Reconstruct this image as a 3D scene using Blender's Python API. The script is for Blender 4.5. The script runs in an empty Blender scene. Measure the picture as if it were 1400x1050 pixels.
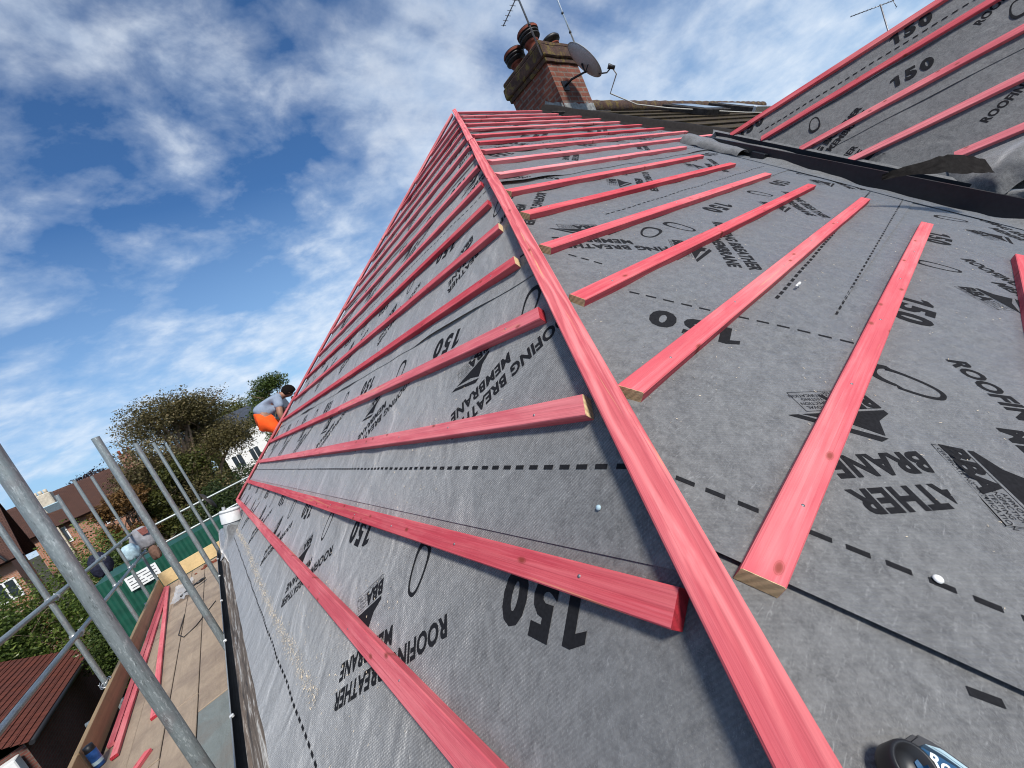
import bpy, bmesh, math, random
import numpy as np
from mathutils import Vector, Matrix, noise
C = bpy.context.scene
COL = C.collection
rnd = random.Random(7)
V = Vector

# ------------------------------------------------------------------ world frame
# metres; +Y runs along the left eaves, +X along the right-hand slope's battens, +Z up, eye of the photographer at z = 0
T = 0.8595
TH = math.atan(T); S_, C_ = math.sin(TH), math.cos(TH)
DL, DR = .5435, .5            # distance of the eye above the left and right roof planes
ZR = 2.70                     # ridge
GROUND = -6.4
nL = V((-S_, 0, C_)); nR = V((0, -S_, C_))
def LP(u, v, o=0.0): return -nL*(DL-o) + V((0, u, 0)) + v*V((C_, 0, S_))
def RP(u, v, o=0.0): return -nR*(DR-o) + V((u, 0, 0)) + v*V((0, C_, S_))
YM = 3.93                     # mid of the hip end
def FP(u, v, o=0.0):
    p = RP(u, v, o); return V((p.x, 2*YM-p.y, p.z))
TW = 1.25; TWA = math.atan(TW); SW, CW = math.sin(TWA), math.cos(TWA)
nW = V((-SW, 0, CW)); W0 = V((4.05, 0, -.245))
def WP(p, q, o=0.0): return W0 + V((0, -p, 0)) + q*V((CW, 0, SW)) + o*nW
WR = V((4.868, 0, .777)); WQ = (WR.x-W0.x)/CW

# ------------------------------------------------------------------ material helpers
def mat(name):
    m = bpy.data.materials.new(name); m.use_nodes = True
    nt = m.node_tree; b = nt.nodes['Principled BSDF']
    return m, nt, b
class NT:
    def __init__(s, nt): s.nt = nt
    def n(s, t, **k):
        x = s.nt.nodes.new(t)
        for a, v in k.items():
            if a.startswith('i_'):
                key = a[2:].replace('_', ' ')
                x.inputs[key].default_value = v
            else: setattr(x, a, v)
        return x
    def l(s, a, b): s.nt.links.new(a, b)
    def coord(s, kind='Object', scale=(1, 1, 1), rand=True, rot=(0, 0, 0)):
        tc = s.n('ShaderNodeTexCoord'); mp = s.n('ShaderNodeMapping')
        mp.inputs['Scale'].default_value = scale; mp.inputs['Rotation'].default_value = rot
        out = tc.outputs[kind]
        if rand:
            oi = s.n('ShaderNodeObjectInfo'); mu = s.n('ShaderNodeVectorMath', operation='MULTIPLY_ADD')
            cb = s.n('ShaderNodeCombineXYZ')
            for i in range(3): s.l(oi.outputs['Random'], cb.inputs[i])
            s.l(cb.outputs[0], mu.inputs[0]); mu.inputs[1].default_value = (17.3, 9.1, 5.7)
            s.l(out, mu.inputs[2]); out = mu.outputs[0]
        s.l(out, mp.inputs[0]); return mp.outputs[0]
    def noise(s, vec, scale, detail=4, rough=.55, dist=0):
        x = s.n('ShaderNodeTexNoise'); s.l(vec, x.inputs['Vector'])
        x.inputs['Scale'].default_value = scale; x.inputs['Detail'].default_value = detail
        x.inputs['Roughness'].default_value = rough; x.inputs['Distortion'].default_value = dist
        return x.outputs['Fac']
    def ramp(s, fac, stops, interp='LINEAR'):
        r = s.n('ShaderNodeValToRGB'); r.color_ramp.interpolation = interp
        el = r.color_ramp.elements
        while len(el) < len(stops): el.new(.5)
        for e, (p, c) in zip(el, stops):
            e.position = p; e.color = (*c, 1) if not isinstance(c, (int, float)) else (c, c, c, 1)
        s.l(fac, r.inputs[0]); return r.outputs[0]
    def mix(s, fac, a, b, mode='MIX'):
        m = s.n('ShaderNodeMix', data_type='RGBA', blend_type=mode)
        for sock, v in ((m.inputs[0], fac), (m.inputs[6], a), (m.inputs[7], b)):
            if isinstance(v, (int, float)): sock.default_value = v
            elif isinstance(v, tuple): sock.default_value = (*v, 1)
            else: s.l(v, sock)
        return m.outputs[2]
    def math(s, op, a, b=None):
        m = s.n('ShaderNodeMath', operation=op)
        for sock, v in ((m.inputs[0], a), (m.inputs[1], b)):
            if v is None: continue
            if isinstance(v, (int, float)): sock.default_value = v
            else: s.l(v, sock)
        return m.outputs[0]
    def bump(s, h, bsdf, strength=.3, dist=.01):
        b = s.n('ShaderNodeBump'); b.inputs['Strength'].default_value = strength; b.inputs['Distance'].default_value = dist
        s.l(h, b.inputs['Height']); s.l(b.outputs[0], bsdf.inputs['Normal'])

def simple(name, col, rough=.6, metal=0.0, var=.15, scale=20, bump=0.0, kind='Object', spec=None):
    m, nt, b = mat(name); N = NT(nt)
    co = N.coord(kind)
    f = N.noise(co, scale, 5, .6)
    lo = tuple(c*(1-var) for c in col); hi = tuple(min(1, c*(1+var)) for c in col)
    N.l(N.ramp(f, [(.3, lo), (.7, hi)]), b.inputs['Base Color'])
    b.inputs['Roughness'].default_value = rough; b.inputs['Metallic'].default_value = metal
    if spec is None and rough >= .7: spec = .12
    if spec is not None: b.inputs['Specular IOR Level'].default_value = spec
    if bump: N.bump(f, b, bump, .005)
    return m

M = {}
# roofing membrane : grey non-woven felt with pale fibres, faint embossed twill
def membrane_mat():
    m, nt, b = mat('membrane'); N = NT(nt)
    co = N.coord('Object', rand=False)
    big = N.noise(co, 2.6, 5, .62); mid = N.noise(co, 38, 6, .72, .4); sml = N.noise(co, 130, 4, .75); fine = N.noise(co, 420, 3, .8)
    fib = N.noise(N.coord('Object', (38, 260, 150), False, (.3, .5, .6)), 1.0, 4, .75, 1.2)
    fib2 = N.noise(N.coord('Object', (260, 45, 160), False, (.2, -.4, -.5)), 1.0, 4, .75, 1.2)
    base = N.ramp(big, [(.3, (.072, .072, .073)), (.7, (.108, .108, .109))])
    base = N.mix(N.ramp(mid, [(.38, .0), (.68, .75)]), base, (.195, .195, .193))
    base = N.mix(N.ramp(sml, [(.45, 0.0), (.75, .6)]), base, (.225, .224, .22))
    base = N.mix(N.ramp(fine, [(.48, 0.0), (.8, .3)]), base, (.25, .25, .25))
    base = N.mix(N.ramp(fib, [(.57, 0.0), (.70, .34)]), base, (.42, .42, .415))
    base = N.mix(N.ramp(fib2, [(.59, 0.0), (.72, .28)]), base, (.38, .38, .38))
    wv = N.n('ShaderNodeTexWave', wave_type='BANDS', bands_direction='DIAGONAL'); N.l(N.coord('Object', (1, 1, .4), False), wv.inputs['Vector'])
    wv.inputs['Scale'].default_value = 75; wv.inputs['Distortion'].default_value = 1.2; wv.inputs['Detail'].default_value = 1
    weave = N.math('MULTIPLY', wv.outputs['Fac'], N.ramp(N.noise(co, 9, 3), [(.38, .0), (.66, .24)]))
    base = N.mix(weave, base, (.075, .077, .082))
    N.l(base, b.inputs['Base Color'])
    b.inputs['Roughness'].default_value = .8
    b.inputs['Specular IOR Level'].default_value = .3
    b.inputs['Sheen Weight'].default_value = 1.0
    b.inputs['Sheen Roughness'].default_value = .38
    h = N.math('ADD', N.math('MULTIPLY', wv.outputs['Fac'], .5), N.math('MULTIPLY', sml, 1.5))
    h = N.math('ADD', h, N.math('MULTIPLY', mid, 2.2))
    wr = N.n('ShaderNodeTexNoise', noise_type='RIDGED_MULTIFRACTAL'); N.l(N.coord('Object', (1, 1, 1), False), wr.inputs['Vector'])
    wr.inputs['Scale'].default_value = 2.6; wr.inputs['Detail'].default_value = 2; wr.inputs['Distortion'].default_value = .9
    soft = N.noise(co, 5.5, 2, .5, .6)
    h = N.math('ADD', h, N.math('ADD', N.math('MULTIPLY', wr.outputs['Fac'], 2.2), N.math('MULTIPLY', soft, 15.0)))
    N.bump(h, b, .6, .0017)
    return m
M['membrane'] = membrane_mat()
M['print'] = simple('print', (.013, .013, .015), .9, var=.3, scale=160, spec=.15)
# red dyed roofing batten
def batten_mat(name, pink=(.64, .092, .112), grain=.55, raw=.5):
    m, nt, b = mat(name); N = NT(nt)
    co = N.coord('Object')
    oi = N.n('ShaderNodeObjectInfo')
    g1 = N.noise(N.coord('Object', (2.2, 150, 150)), 1.0, 5, .7, .8)
    wv = N.n('ShaderNodeTexWave', wave_type='BANDS', bands_direction='Y'); N.l(N.coord('Object', (.9, 9, 9)), wv.inputs['Vector'])
    wv.inputs['Scale'].default_value = 1.6; wv.inputs['Distortion'].default_value = 9; wv.inputs['Detail'].default_value = 3; wv.inputs['Detail Scale'].default_value = 1.2
    g2 = N.noise(N.coord('Object', (1.1, 30, 30)), 1.0, 4, .65, .8)
    blot = N.noise(N.coord('Object', (4, 22, 22)), 1.0, 5, .65)
    c = N.ramp(g1, [(.30, tuple(x*.80 for x in pink)), (.5, pink), (.70, (min(1, pink[0]*1.16), pink[1]*1.7, pink[2]*1.6))])
    c = N.mix(N.ramp(wv.outputs['Fac'], [(.45, 0.0), (.95, .42*grain)]), c, (.82, pink[1]*2.5, pink[2]*2.1))
    c = N.mix(N.ramp(blot, [(.40, .55), (.52, 0.0)]), c, (pink[0]*.84, pink[1]*.62, pink[2]*.74))
    c = N.mix(N.ramp(blot, [(.52, 0.0), (.75, .6)]), c, (pink[0]*1.18, pink[1]*1.8, pink[2]*1.6))
    c = N.mix(N.ramp(g2, [(.64, 0.0), (.69, raw)]), c, (.66, .34, .16))
    lng = N.noise(N.coord('Object', (1.3, 5, 5)), 1.0, 4, .6)
    c = N.mix(N.ramp(lng, [(.35, .55), (.5, 0.0)]), c, (pink[0]*.80, pink[1]*.66, pink[2]*.72))
    c = N.mix(N.ramp(lng, [(.52, 0.0), (.70, .5)]), c, (.80, .26, .25))
    lin = N.noise(N.coord('Object', (1.2, 330, 330)), 1.0, 4, .7, .3)
    c = N.mix(N.ramp(lin, [(.56, 0.0), (.66, .5)]), c, (pink[0]*.62, pink[1]*.5, pink[2]*.6))
    vo = N.n('ShaderNodeTexVoronoi', feature='F1', voronoi_dimensions='2D'); N.l(N.coord('Object', (11, 24, 22)), vo.inputs['Vector']); vo.inputs['Scale'].default_value = 1.0
    sx = N.n('ShaderNodeSeparateXYZ'); N.l(vo.outputs['Color'], sx.inputs[0])
    kn = N.math('MULTIPLY', N.ramp(vo.outputs['Distance'], [(.05, .95), (.09, .75), (.12, .35), (.13, .65), (.15, .1), (.24, 0.0)]), N.ramp(sx.outputs[0], [(.83, 0.0), (.85, 1.0)]))
    c = N.mix(kn, c, (.27, .05, .035))
    hsv = N.n('ShaderNodeHueSaturation'); N.l(c, hsv.inputs['Color'])
    N.l(N.math('ADD', N.math('MULTIPLY', oi.outputs['Random'], .30), .87), hsv.inputs['Value'])
    N.l(N.math('ADD', N.math('MULTIPLY', oi.outputs['Random'], -.18), 1.02), hsv.inputs['Saturation'])
    N.l(hsv.outputs[0], b.inputs['Base Color']); b.inputs['Roughness'].default_value = .82
    b.inputs['Specular IOR Level'].default_value = .12
    N.bump(N.math('ADD', N.math('ADD', g1, N.math('MULTIPLY', blot, .5)), N.math('MULTIPLY', wv.outputs['Fac'], .5*grain)), b, .5, .0025)
    return m
M['batten'] = batten_mat('batten_red')
M['hip'] = batten_mat('hip_red', (.55, .080, .095), 2.0, .8)
def endgrain(name, col):
    m, nt, b = mat(name); N = NT(nt)
    wv = N.n('ShaderNodeTexWave', wave_type='RINGS'); N.l(N.coord('Object'), wv.inputs['Vector'])
    wv.inputs['Scale'].default_value = 26; wv.inputs['Distortion'].default_value = 4; wv.inputs['Detail'].default_value = 3
    N.l(N.ramp(wv.outputs['Fac'], [(.1, tuple(x*.72 for x in col)), (.9, col)]), b.inputs['Base Color'])
    b.inputs['Roughness'].default_value = .85
    N.bump(N.noise(N.coord('Object'), 300, 3), b, .5, .002)
    return m
M['rawend'] = endgrain('raw_end', (.72, .53, .29))
M['redend'] = endgrain('red_end', (.42, .02, .035))
# galvanised tube
def galv():
    m, nt, b = mat('galvanised'); N = NT(nt)
    co = N.coord('Object')
    sp = N.n('ShaderNodeTexVoronoi', feature='F1'); N.l(co, sp.inputs['Vector']); sp.inputs['Scale'].default_value = 70
    st = N.noise(N.coord('Object', (55, 55, 3)), 1, 6, .75); bl = N.noise(co, 6, 4, .65)
    c = N.ramp(st, [(.25, (.13, .15, .15)), (.5, (.29, .325, .325)), (.8, (.50, .54, .53))])
    c = N.mix(N.ramp(bl, [(.54, 0.0), (.72, .65)]), c, (.23, .165, .165))
    c = N.mix(N.ramp(sp.outputs['Distance'], [(.2, 0.0), (.7, .35)]), c, (.22, .25, .25))
    c = N.mix(N.ramp(N.noise(N.coord('Object', (130, 130, 34)), 1, 5, .8), [(.54, 0.0), (.66, .7)]), c, (.62, .66, .65))
    c = N.mix(N.ramp(N.noise(N.coord('Object', (90, 90, 22)), 1, 5, .8), [(.57, 0.0), (.68, .75)]), c, (.085, .10, .10))
    N.l(c, b.inputs['Base Color'])
    b.inputs['Metallic'].default_value = .55
    N.l(N.ramp(st, [(.2, .55), (.8, .38)]), b.inputs['Roughness'])
    N.bump(N.noise(co, 150, 4, .7), b, .25, .002)
    return m
M['galv'] = galv()
M['coupler'] = simple('coupler', (.42, .43, .43), .4, .7, .3, 60)
def timber(name, col, streak=.35):
    m, nt, b = mat(name); N = NT(nt)
    g = N.noise(N.coord('Object', (28, 1.4, 28)), 1.0, 5, .65, .5); bl = N.noise(N.coord('Object'), 5, 5, .65)
    c = N.ramp(g, [(.25, tuple(x*(1-streak) for x in col)), (.75, tuple(min(1, x*(1+streak*.5)) for x in col))])
    c = N.mix(N.ramp(bl, [(.5, 0.0), (.8, .55)]), c, tuple(x*.55 for x in col))
    N.l(c, b.inputs['Base Color']); b.inputs['Roughness'].default_value = .8
    N.bump(g, b, .3, .003); return m
M['toe'] = timber('toe_timber', (.44, .29, .15), .25)
M['toe_pale'] = timber('toe_pale', (.66, .48, .24), .18)
def deckmat(name, col):
    m, nt, b = mat(name); N = NT(nt)
    ob = N.coord('Object')
    g = N.noise(N.coord('Object', (9, 2.2, 9), True, (0, 0, .6)), 1, 6, .7, 1.5); d = N.noise(ob, 2.3, 5, .65); f = N.noise(ob, 90, 4, .7)
    c = N.ramp(g, [(.3, tuple(x*.8 for x in col)), (.7, tuple(x*1.12 for x in col))])
    c = N.mix(N.ramp(d, [(.45, 0.0), (.72, .75)]), c, (.17, .125, .10))
    c = N.mix(N.ramp(f, [(.55, 0.0), (.8, .35)]), c, tuple(x*.6 for x in col))
    N.l(c, b.inputs['Base Color']); b.inputs['Roughness'].default_value = .85
    N.bump(N.math('ADD', g, f), b, .8, .006); return m
M['deck'] = deckmat('deck_board', (.37, .285, .205))
M['deck_blue'] = deckmat('deck_board_blue', (.19, .215, .205))
def brickmat(name, c1, c2, mortar, scale, wear=.4):
    m, nt, b = mat(name); N = NT(nt)
    tc = N.n('ShaderNodeTexCoord'); sp = N.n('ShaderNodeSeparateXYZ'); N.l(tc.outputs['Object'], sp.inputs[0])
    cb = N.n('ShaderNodeCombineXYZ'); N.l(N.math('ADD', sp.outputs[0], sp.outputs[1]), cb.inputs[0]); N.l(sp.outputs[2], cb.inputs[1])
    br = N.n('ShaderNodeTexBrick'); N.l(cb.outputs[0], br.inputs['Vector'])
    br.inputs['Scale'].default_value = scale; br.inputs['Mortar Size'].default_value = .012
    br.inputs['Brick Width'].default_value = .225; br.inputs['Row Height'].default_value = .075; br.inputs['Bias'].default_value = -.1
    br.inputs['Color1'].default_value = (*c1, 1); br.inputs['Color2'].default_value = (*c2, 1); br.inputs['Mortar'].default_value = (*mortar, 1)
    bl = N.noise(tc.outputs['Object'], 7, 6, .75)
    c = N.mix(N.ramp(bl, [(.40, 0.0), (.66, wear)]), br.outputs['Color'], tuple(x*.35 for x in c1))
    N.l(c, b.inputs['Base Color']); b.inputs['Roughness'].default_value = .9
    N.bump(N.math('MULTIPLY', br.outputs['Fac'], -1), b, .6, .006); return m
M['brick'] = brickmat('chimney_brick', (.235, .07, .04), (.155, .048, .03), (.20, .16, .13), 1.0, .8)
M['brick_house'] = brickmat('house_brick', (.33, .10, .055), (.26, .08, .045), (.33, .27, .22), 1.0, .2)
M['brick_shaded'] = brickmat('garage_brick_shaded', (.17, .055, .04), (.12, .045, .035), (.13, .10, .085), 1.0, .4)  # garage side wall, its shade darkened into the brick colour
M['brick_orange'] = brickmat('orange_brick', (.42, .15, .07), (.36, .12, .06), (.4, .33, .27), 1.0, .15)
def mossbrick():
    m, nt, b = mat('moss_brick'); N = NT(nt)
    co = N.coord('Object', rand=False)
    a = N.noise(co, 22, 6, .7); l = N.noise(co, 9, 5, .7)
    c = N.ramp(a, [(.3, (.035, .02, .016)), (.7, (.095, .048, .032))])
    c = N.mix(N.ramp(l, [(.52, 0.0), (.60, .85)]), c, (.14, .10, .024))
    N.l(c, b.inputs['Base Color']); b.inputs['Roughness'].default_value = .95
    N.bump(a, b, .8, .012); return m
M['moss'] = mossbrick()
def tilemat(name, c1, c2, w=.17, h=.1, moss=0.0):
    m, nt, b = mat(name); N = NT(nt)
    tc = N.n('ShaderNodeTexCoord')
    br = N.n('ShaderNodeTexBrick'); N.l(tc.outputs['UV'], br.inputs['Vector'])
    br.inputs['Scale'].default_value = 1; br.inputs['Mortar Size'].default_value = .008
    br.inputs['Brick Width'].default_value = w; br.inputs['Row Height'].default_value = h
    br.inputs['Color1'].default_value = (*c1, 1); br.inputs['Color2'].default_value = (*c2, 1); br.inputs['Mortar'].default_value = (*[x*.3 for x in c1], 1)
    bl = N.noise(tc.outputs['Object'], 3, 5, .65)
    c = N.mix(N.ramp(bl, [(.4, 0.0), (.75, .5)]), br.outputs['Color'], tuple(x*.5 for x in c1))
    if moss: c = N.mix(N.ramp(N.noise(tc.outputs['Object'], 7, 6, .7), [(.45, 0.0), (.62, moss)]), c, (.11, .085, .03))
    N.l(c, b.inputs['Base Color']); b.inputs['Roughness'].default_value = .9; b.inputs['Specular IOR Level'].default_value = .12
    N.bump(N.math('MULTIPLY', br.outputs['Fac'], -1), b, .8, .015); return m
M['tile_brown'] = tilemat('tile_brown', (.105, .055, .042), (.08, .045, .038))
M['tile_red'] = tilemat('tile_red', (.155, .05, .035), (.12, .045, .035), .3, .3)
M['tile_moss'] = tilemat('tile_moss', (.055, .04, .03), (.045, .037, .03), .25, .3, .45)
M['slate'] = tilemat('slate', (.07, .08, .10), (.055, .065, .085), .25, .2)
M['grp'] = simple('grp', (.012, .014, .017), .34, 0, .3, 40)
M['underlay'] = simple('underlay', (.018, .015, .014), .7, 0, .3, 30)
M['flap'] = simple('flap_felt', (.03, .027, .026), .75, 0, .35, 25, .3)
M['lead'] = simple('lead', (.22, .225, .22), .6, .1, .6, 14, .4)
M['dark_lead'] = simple('dark_lead', (.045, .04, .038), .7, 0, .5, 12, .4)
M['terracotta'] = simple('terracotta', (.19, .055, .035), .8, 0, .35, 14)
M['cowl'] = simple('cowl', (.014, .012, .013), .5, 0, .3, 25)
M['mortar'] = simple('mortar', (.26, .23, .19), .95, 0, .4, 18, .6)
M['alu'] = simple('alu', (.62, .63, .63), .35, .8, .2, 30)
M['alu_dull'] = simple('alu_dull', (.25, .25, .26), .45, .6, .3, 60)
M['dish'] = simple('dish_grey', (.42, .425, .42), .6, .1, .45, 120)
M['dish_rim'] = simple('dish_rim', (.27, .28, .28), .5, .2, .2, 30)
M['blackp'] = simple('black_plastic', (.012, .012, .014), .45, 0, .2, 40)
M['whitep'] = simple('white_plastic', (.78, .78, .76), .45, 0, .05, 15)
M['greyp'] = simple('grey_plastic', (.30, .32, .33), .6, 0, .15, 15)
M['pipe_white'] = simple('pipe_white', (.68, .69, .68), .5, 0, .12, 18)
M['toolgrey'] = simple('tool_grey', (.03, .03, .034), .6, 0, .3, 60)
M['bluep'] = simple('blue_plastic', (.012, .07, .16), .4, 0, .2, 30)
M['bluecan'] = simple('blue_can', (.03, .11, .36), .3, .4, .35, 25)
M['cable'] = simple('cable', (.5, .48, .43), .6, 0, .1, 20)
M['green'] = simple('green_sheet', (.007, .075, .047), .5, .1, .25, 5)
M['sawdust'] = simple('sawdust', (.72, .60, .44), .9, 0, .2, 50)
M['skin'] = simple('skin', (.30, .15, .095), .55, 0, .12, 30)
M['hair'] = simple('hair', (.010, .008, .007), 1.0, 0, .3, 80, .5, spec=.05)
M['shirt'] = simple('shirt', (.25, .30, .38), .9, 0, .12, 18, .5)
M['orange'] = simple('orange_cloth', (.90, .11, .02), .85, 0, .12, 18, .5)
M['grey_cloth'] = simple('grey_cloth', (.29, .29, .31), .95, 0, .25, 12, .6)
M['red_patch'] = simple('red_patch', (.38, .15, .13), .8, 0, .4, 30)
M['brown_bag'] = simple('brown_bag', (.17, .10, .075), .9, 0, .3, 25, .5)
M['navy'] = simple('navy_bag', (.02, .022, .04), .8, 0, .5, 30, .6)
M['ltblue'] = simple('pale_blue', (.38, .52, .58), .6, 0, .25, 18)
M['render_white'] = simple('white_render', (.80, .80, .78), .8, 0, .06, 6)
M['cream'] = simple('cream_render', (.55, .49, .39), .85, 0, .2, 8)
M['glass'] = simple('window_glass', (.03, .04, .05), .08, 0, .3, 2, 0, 'Object', .8)
M['bark'] = simple('bark', (.24, .17, .12), .9, 0, .35, 12, .6)
M['soil'] = simple('soil', (.055, .05, .032), .95, 0, .4, 2)
def polythene():
    m, nt, b = mat('polythene')
    b.inputs['Base Color'].default_value = (.75, .78, .8, 1); b.inputs['Roughness'].default_value = .25
    b.inputs['Alpha'].default_value = .45; return m
M['poly'] = polythene()
def fasciamat():
    m, nt, b = mat('old_fascia'); N = NT(nt)
    s = N.noise(N.coord('Object', (40, 1.5, 14), False), 1, 6, .75, .8); t = N.noise(N.coord('Object', rand=False), 26, 5, .7)
    c = N.ramp(s, [(.36, (.03, .026, .024)), (.52, (.16, .12, .09)), (.62, (.55, .52, .47))])
    c = N.mix(N.ramp(t, [(.5, 0.0), (.7, .6)]), c, (.06, .05, .04))
    N.l(c, b.inputs['Base Color']); b.inputs['Roughness'].default_value = .9; N.bump(s, b, .4, .004); return m
M['fascia'] = fasciamat()
def leafmat(name, a, b_, c_, trans=.25):
    m, nt, b = mat(name); N = NT(nt)
    at = N.n('ShaderNodeAttribute', attribute_name='var')
    col = N.ramp(at.outputs['Fac'], [(0.0, a), (.5, b_), (1.0, c_)])
    N.l(col, b.inputs['Base Color']); b.inputs['Roughness'].default_value = .55
    b.inputs['Specular IOR Level'].default_value = .3
    tr = N.n('ShaderNodeBsdfTranslucent'); N.l(col, tr.inputs['Color'])
    mx = N.n('ShaderNodeMixShader'); mx.inputs[0].default_value = trans
    N.l(b.outputs[0], mx.inputs[1]); N.l(tr.outputs[0], mx.inputs[2]); N.l(mx.outputs[0], nt.nodes['Material Output'].inputs[0])
    return m
M['leaf_green'] = leafmat('leaf_green', (.025, .045, .010), (.055, .085, .018), (.115, .15, .035))
M['leaf_elder'] = leafmat('leaf_elder', (.035, .065, .012), (.09, .135, .024), (.19, .23, .055))
M['leaf_dark'] = leafmat('leaf_dark', (.015, .028, .008), (.035, .055, .014), (.075, .10, .025))
M['leaf_brown'] = leafmat('leaf_brown', (.05, .046, .016), (.135, .112, .042), (.26, .205, .11))
M['leaf_rust'] = leafmat('leaf_rust', (.09, .045, .015), (.17, .09, .03), (.24, .14, .05))
M['leaf_olive'] = leafmat('leaf_olive', (.035, .042, .010), (.085, .092, .022), (.155, .155, .042))
M['leaf_purple'] = leafmat('leaf_purple', (.012, .008, .010), (.025, .014, .018), (.05, .028, .03))
M['flower'] = simple('flower', (.75, .72, .55), .8, 0, .1, 30)

# ------------------------------------------------------------------ object helpers
def tag(o, label=None, cat=None, group=None, kind=None):
    if label: o['label'] = label
    if cat: o['category'] = cat
    if group: o['group'] = group
    if kind: o['kind'] = kind
    return o
def link(o, parent=None):
    COL.objects.link(o)
    if parent is not None:
        o.parent = parent
        o.matrix_parent_inverse = parent.matrix_basis.inverted()
    return o
def empty(name, loc, label, cat, group=None):
    o = bpy.data.objects.new(name, None); o.location = loc; o.empty_display_size = .1
    link(o); return tag(o, label, cat, group)
def obj(name, bm, mats, parent=None, smooth=False, loc=None):
    """bm in world coordinates (loc shifts the origin there)"""
    me = bpy.data.meshes.new(name)
    if loc is not None: bmesh.ops.translate(bm, verts=bm.verts, vec=-V(loc))
    bm.to_mesh(me); bm.free()
    for m in (mats if isinstance(mats, (list, tuple)) else [mats]): me.materials.append(M[m] if isinstance(m, str) else m)
    if smooth:
        for p in me.polygons: p.use_smooth = True
    o = bpy.data.objects.new(name, me)
    if loc is not None: o.location = loc
    return link(o, parent)
def raw(name, verts, faces, mats, parent=None, smooth=False):
    me = bpy.data.meshes.new(name); me.from_pydata([tuple(v) for v in verts], [], faces)
    for m in (mats if isinstance(mats, (list, tuple)) else [mats]): me.materials.append(M[m])
    if smooth:
        for p in me.polygons: p.use_smooth = True
    return link(bpy.data.objects.new(name, me), parent)
def add_box(bm, x0, x1, y0, y1, z0, z1, mtx=None, bevel=0, mi=0):
    vs = [bm.verts.new((x, y, z)) for x in (x0, x1) for y in (y0, y1) for z in (z0, z1)]
    fs = [bm.faces.new([vs[i] for i in f]) for f in ((0, 1, 3, 2), (4, 6, 7, 5), (0, 4, 5, 1), (2, 3, 7, 6), (0, 2, 6, 4), (1, 5, 7, 3))]
    for f in fs: f.material_index = mi
    if bevel:
        es = list({e for f in fs for e in f.edges})
        r = bmesh.ops.bevel(bm, geom=es, offset=bevel, segments=1, affect='EDGES')
        vs = list({v for v in vs if v.is_valid} | {v for f in r['faces'] for v in f.verts})
        for f in r['faces']: f.material_index = mi
    if mtx is not None: bmesh.ops.transform(bm, matrix=mtx, verts=vs)
    return vs
def frame(d, up=V((0, 0, 1))):
    d = V(d).normalized(); s = d.cross(up)
    if s.length < 1e-4: s = d.cross(V((1, 0, 0)))
    s.normalize(); return d, s, s.cross(d)
def add_tube(bm, pts, r, seg=10, cap=True, mi=0):
    pts = [V(p) for p in pts]; n = len(pts)
    rs = r if isinstance(r, (list, tuple)) else [r]*n
    rings = []; up = V((0, 0, 1))
    for i, p in enumerate(pts):
        d = pts[min(i+1, n-1)]-pts[max(i-1, 0)]
        d, s, u = frame(d, up); up = u
        rings.append([bm.verts.new(p+rs[i]*(math.cos(a)*s+math.sin(a)*u)) for a in [2*math.pi*k/seg for k in range(seg)]])
    for a, b in zip(rings, rings[1:]):
        for k in range(seg):
            f = bm.faces.new((a[k], a[(k+1) % seg], b[(k+1) % seg], b[k])); f.smooth = True; f.material_index = mi
    if cap:
        for rg in (rings[0][::-1], rings[-1]):
            f = bm.faces.new(rg); f.material_index = mi
def add_lathe(bm, prof, mtx=None, seg=24, mi=0):
    vs = []; rings = []
    for r, z in prof:
        rg = [bm.verts.new((r*math.cos(2*math.pi*k/seg), r*math.sin(2*math.pi*k/seg), z)) for k in range(seg)]
        rings.append(rg); vs += rg
    for a, b in zip(rings, rings[1:]):
        for k in range(seg):
            f = bm.faces.new((a[k], a[(k+1) % seg], b[(k+1) % seg], b[k])); f.smooth = True; f.material_index = mi
    if mtx is not None: bmesh.ops.transform(bm, matrix=mtx, verts=vs)
def add_poly(bm, pts, mi=0):
    f = bm.faces.new([bm.verts.new(V(p)) for p in pts]); f.material_index = mi; return f
def BM(): return bmesh.new()
def mtx(loc, x, z):
    x = V(x).normalized(); z = V(z).normalized(); y = z.cross(x).normalized(); z = x.cross(y)
    m = Matrix((x, y, z)).transposed().to_4x4(); m.translation = V(loc); return m

# ------------------------------------------------------------------ house : membranes
house = empty('house', (2.5, 4, GROUND), 'brick house being re-roofed, grey breather membrane over its slopes and a brick chimney', 'house')

def nz(x, y, z=0.0): return noise.noise(V((x, y, z)))
def disp(u, v, seed, amp=.006, raft=.42):
    k = .5-.5*math.cos(2*math.pi*(u+.03*nz(u*.7, v*.7, seed))/raft)
    return -amp*k*(.65+.7*nz(u*1.3, v*2.2, seed+5)) + .0022*nz(u*4.5, v*4.5, seed+9)
def dispL(u, v): return disp(u, v, 1.0, .005)
def dispR(u, v):
    a = .0045 + .004*min(1, max(0, (v-.9)/1.5))
    return disp(u, v, 21.0, a)
def dispW(p, q): return disp(p, q, 41.0, .006)

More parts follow.
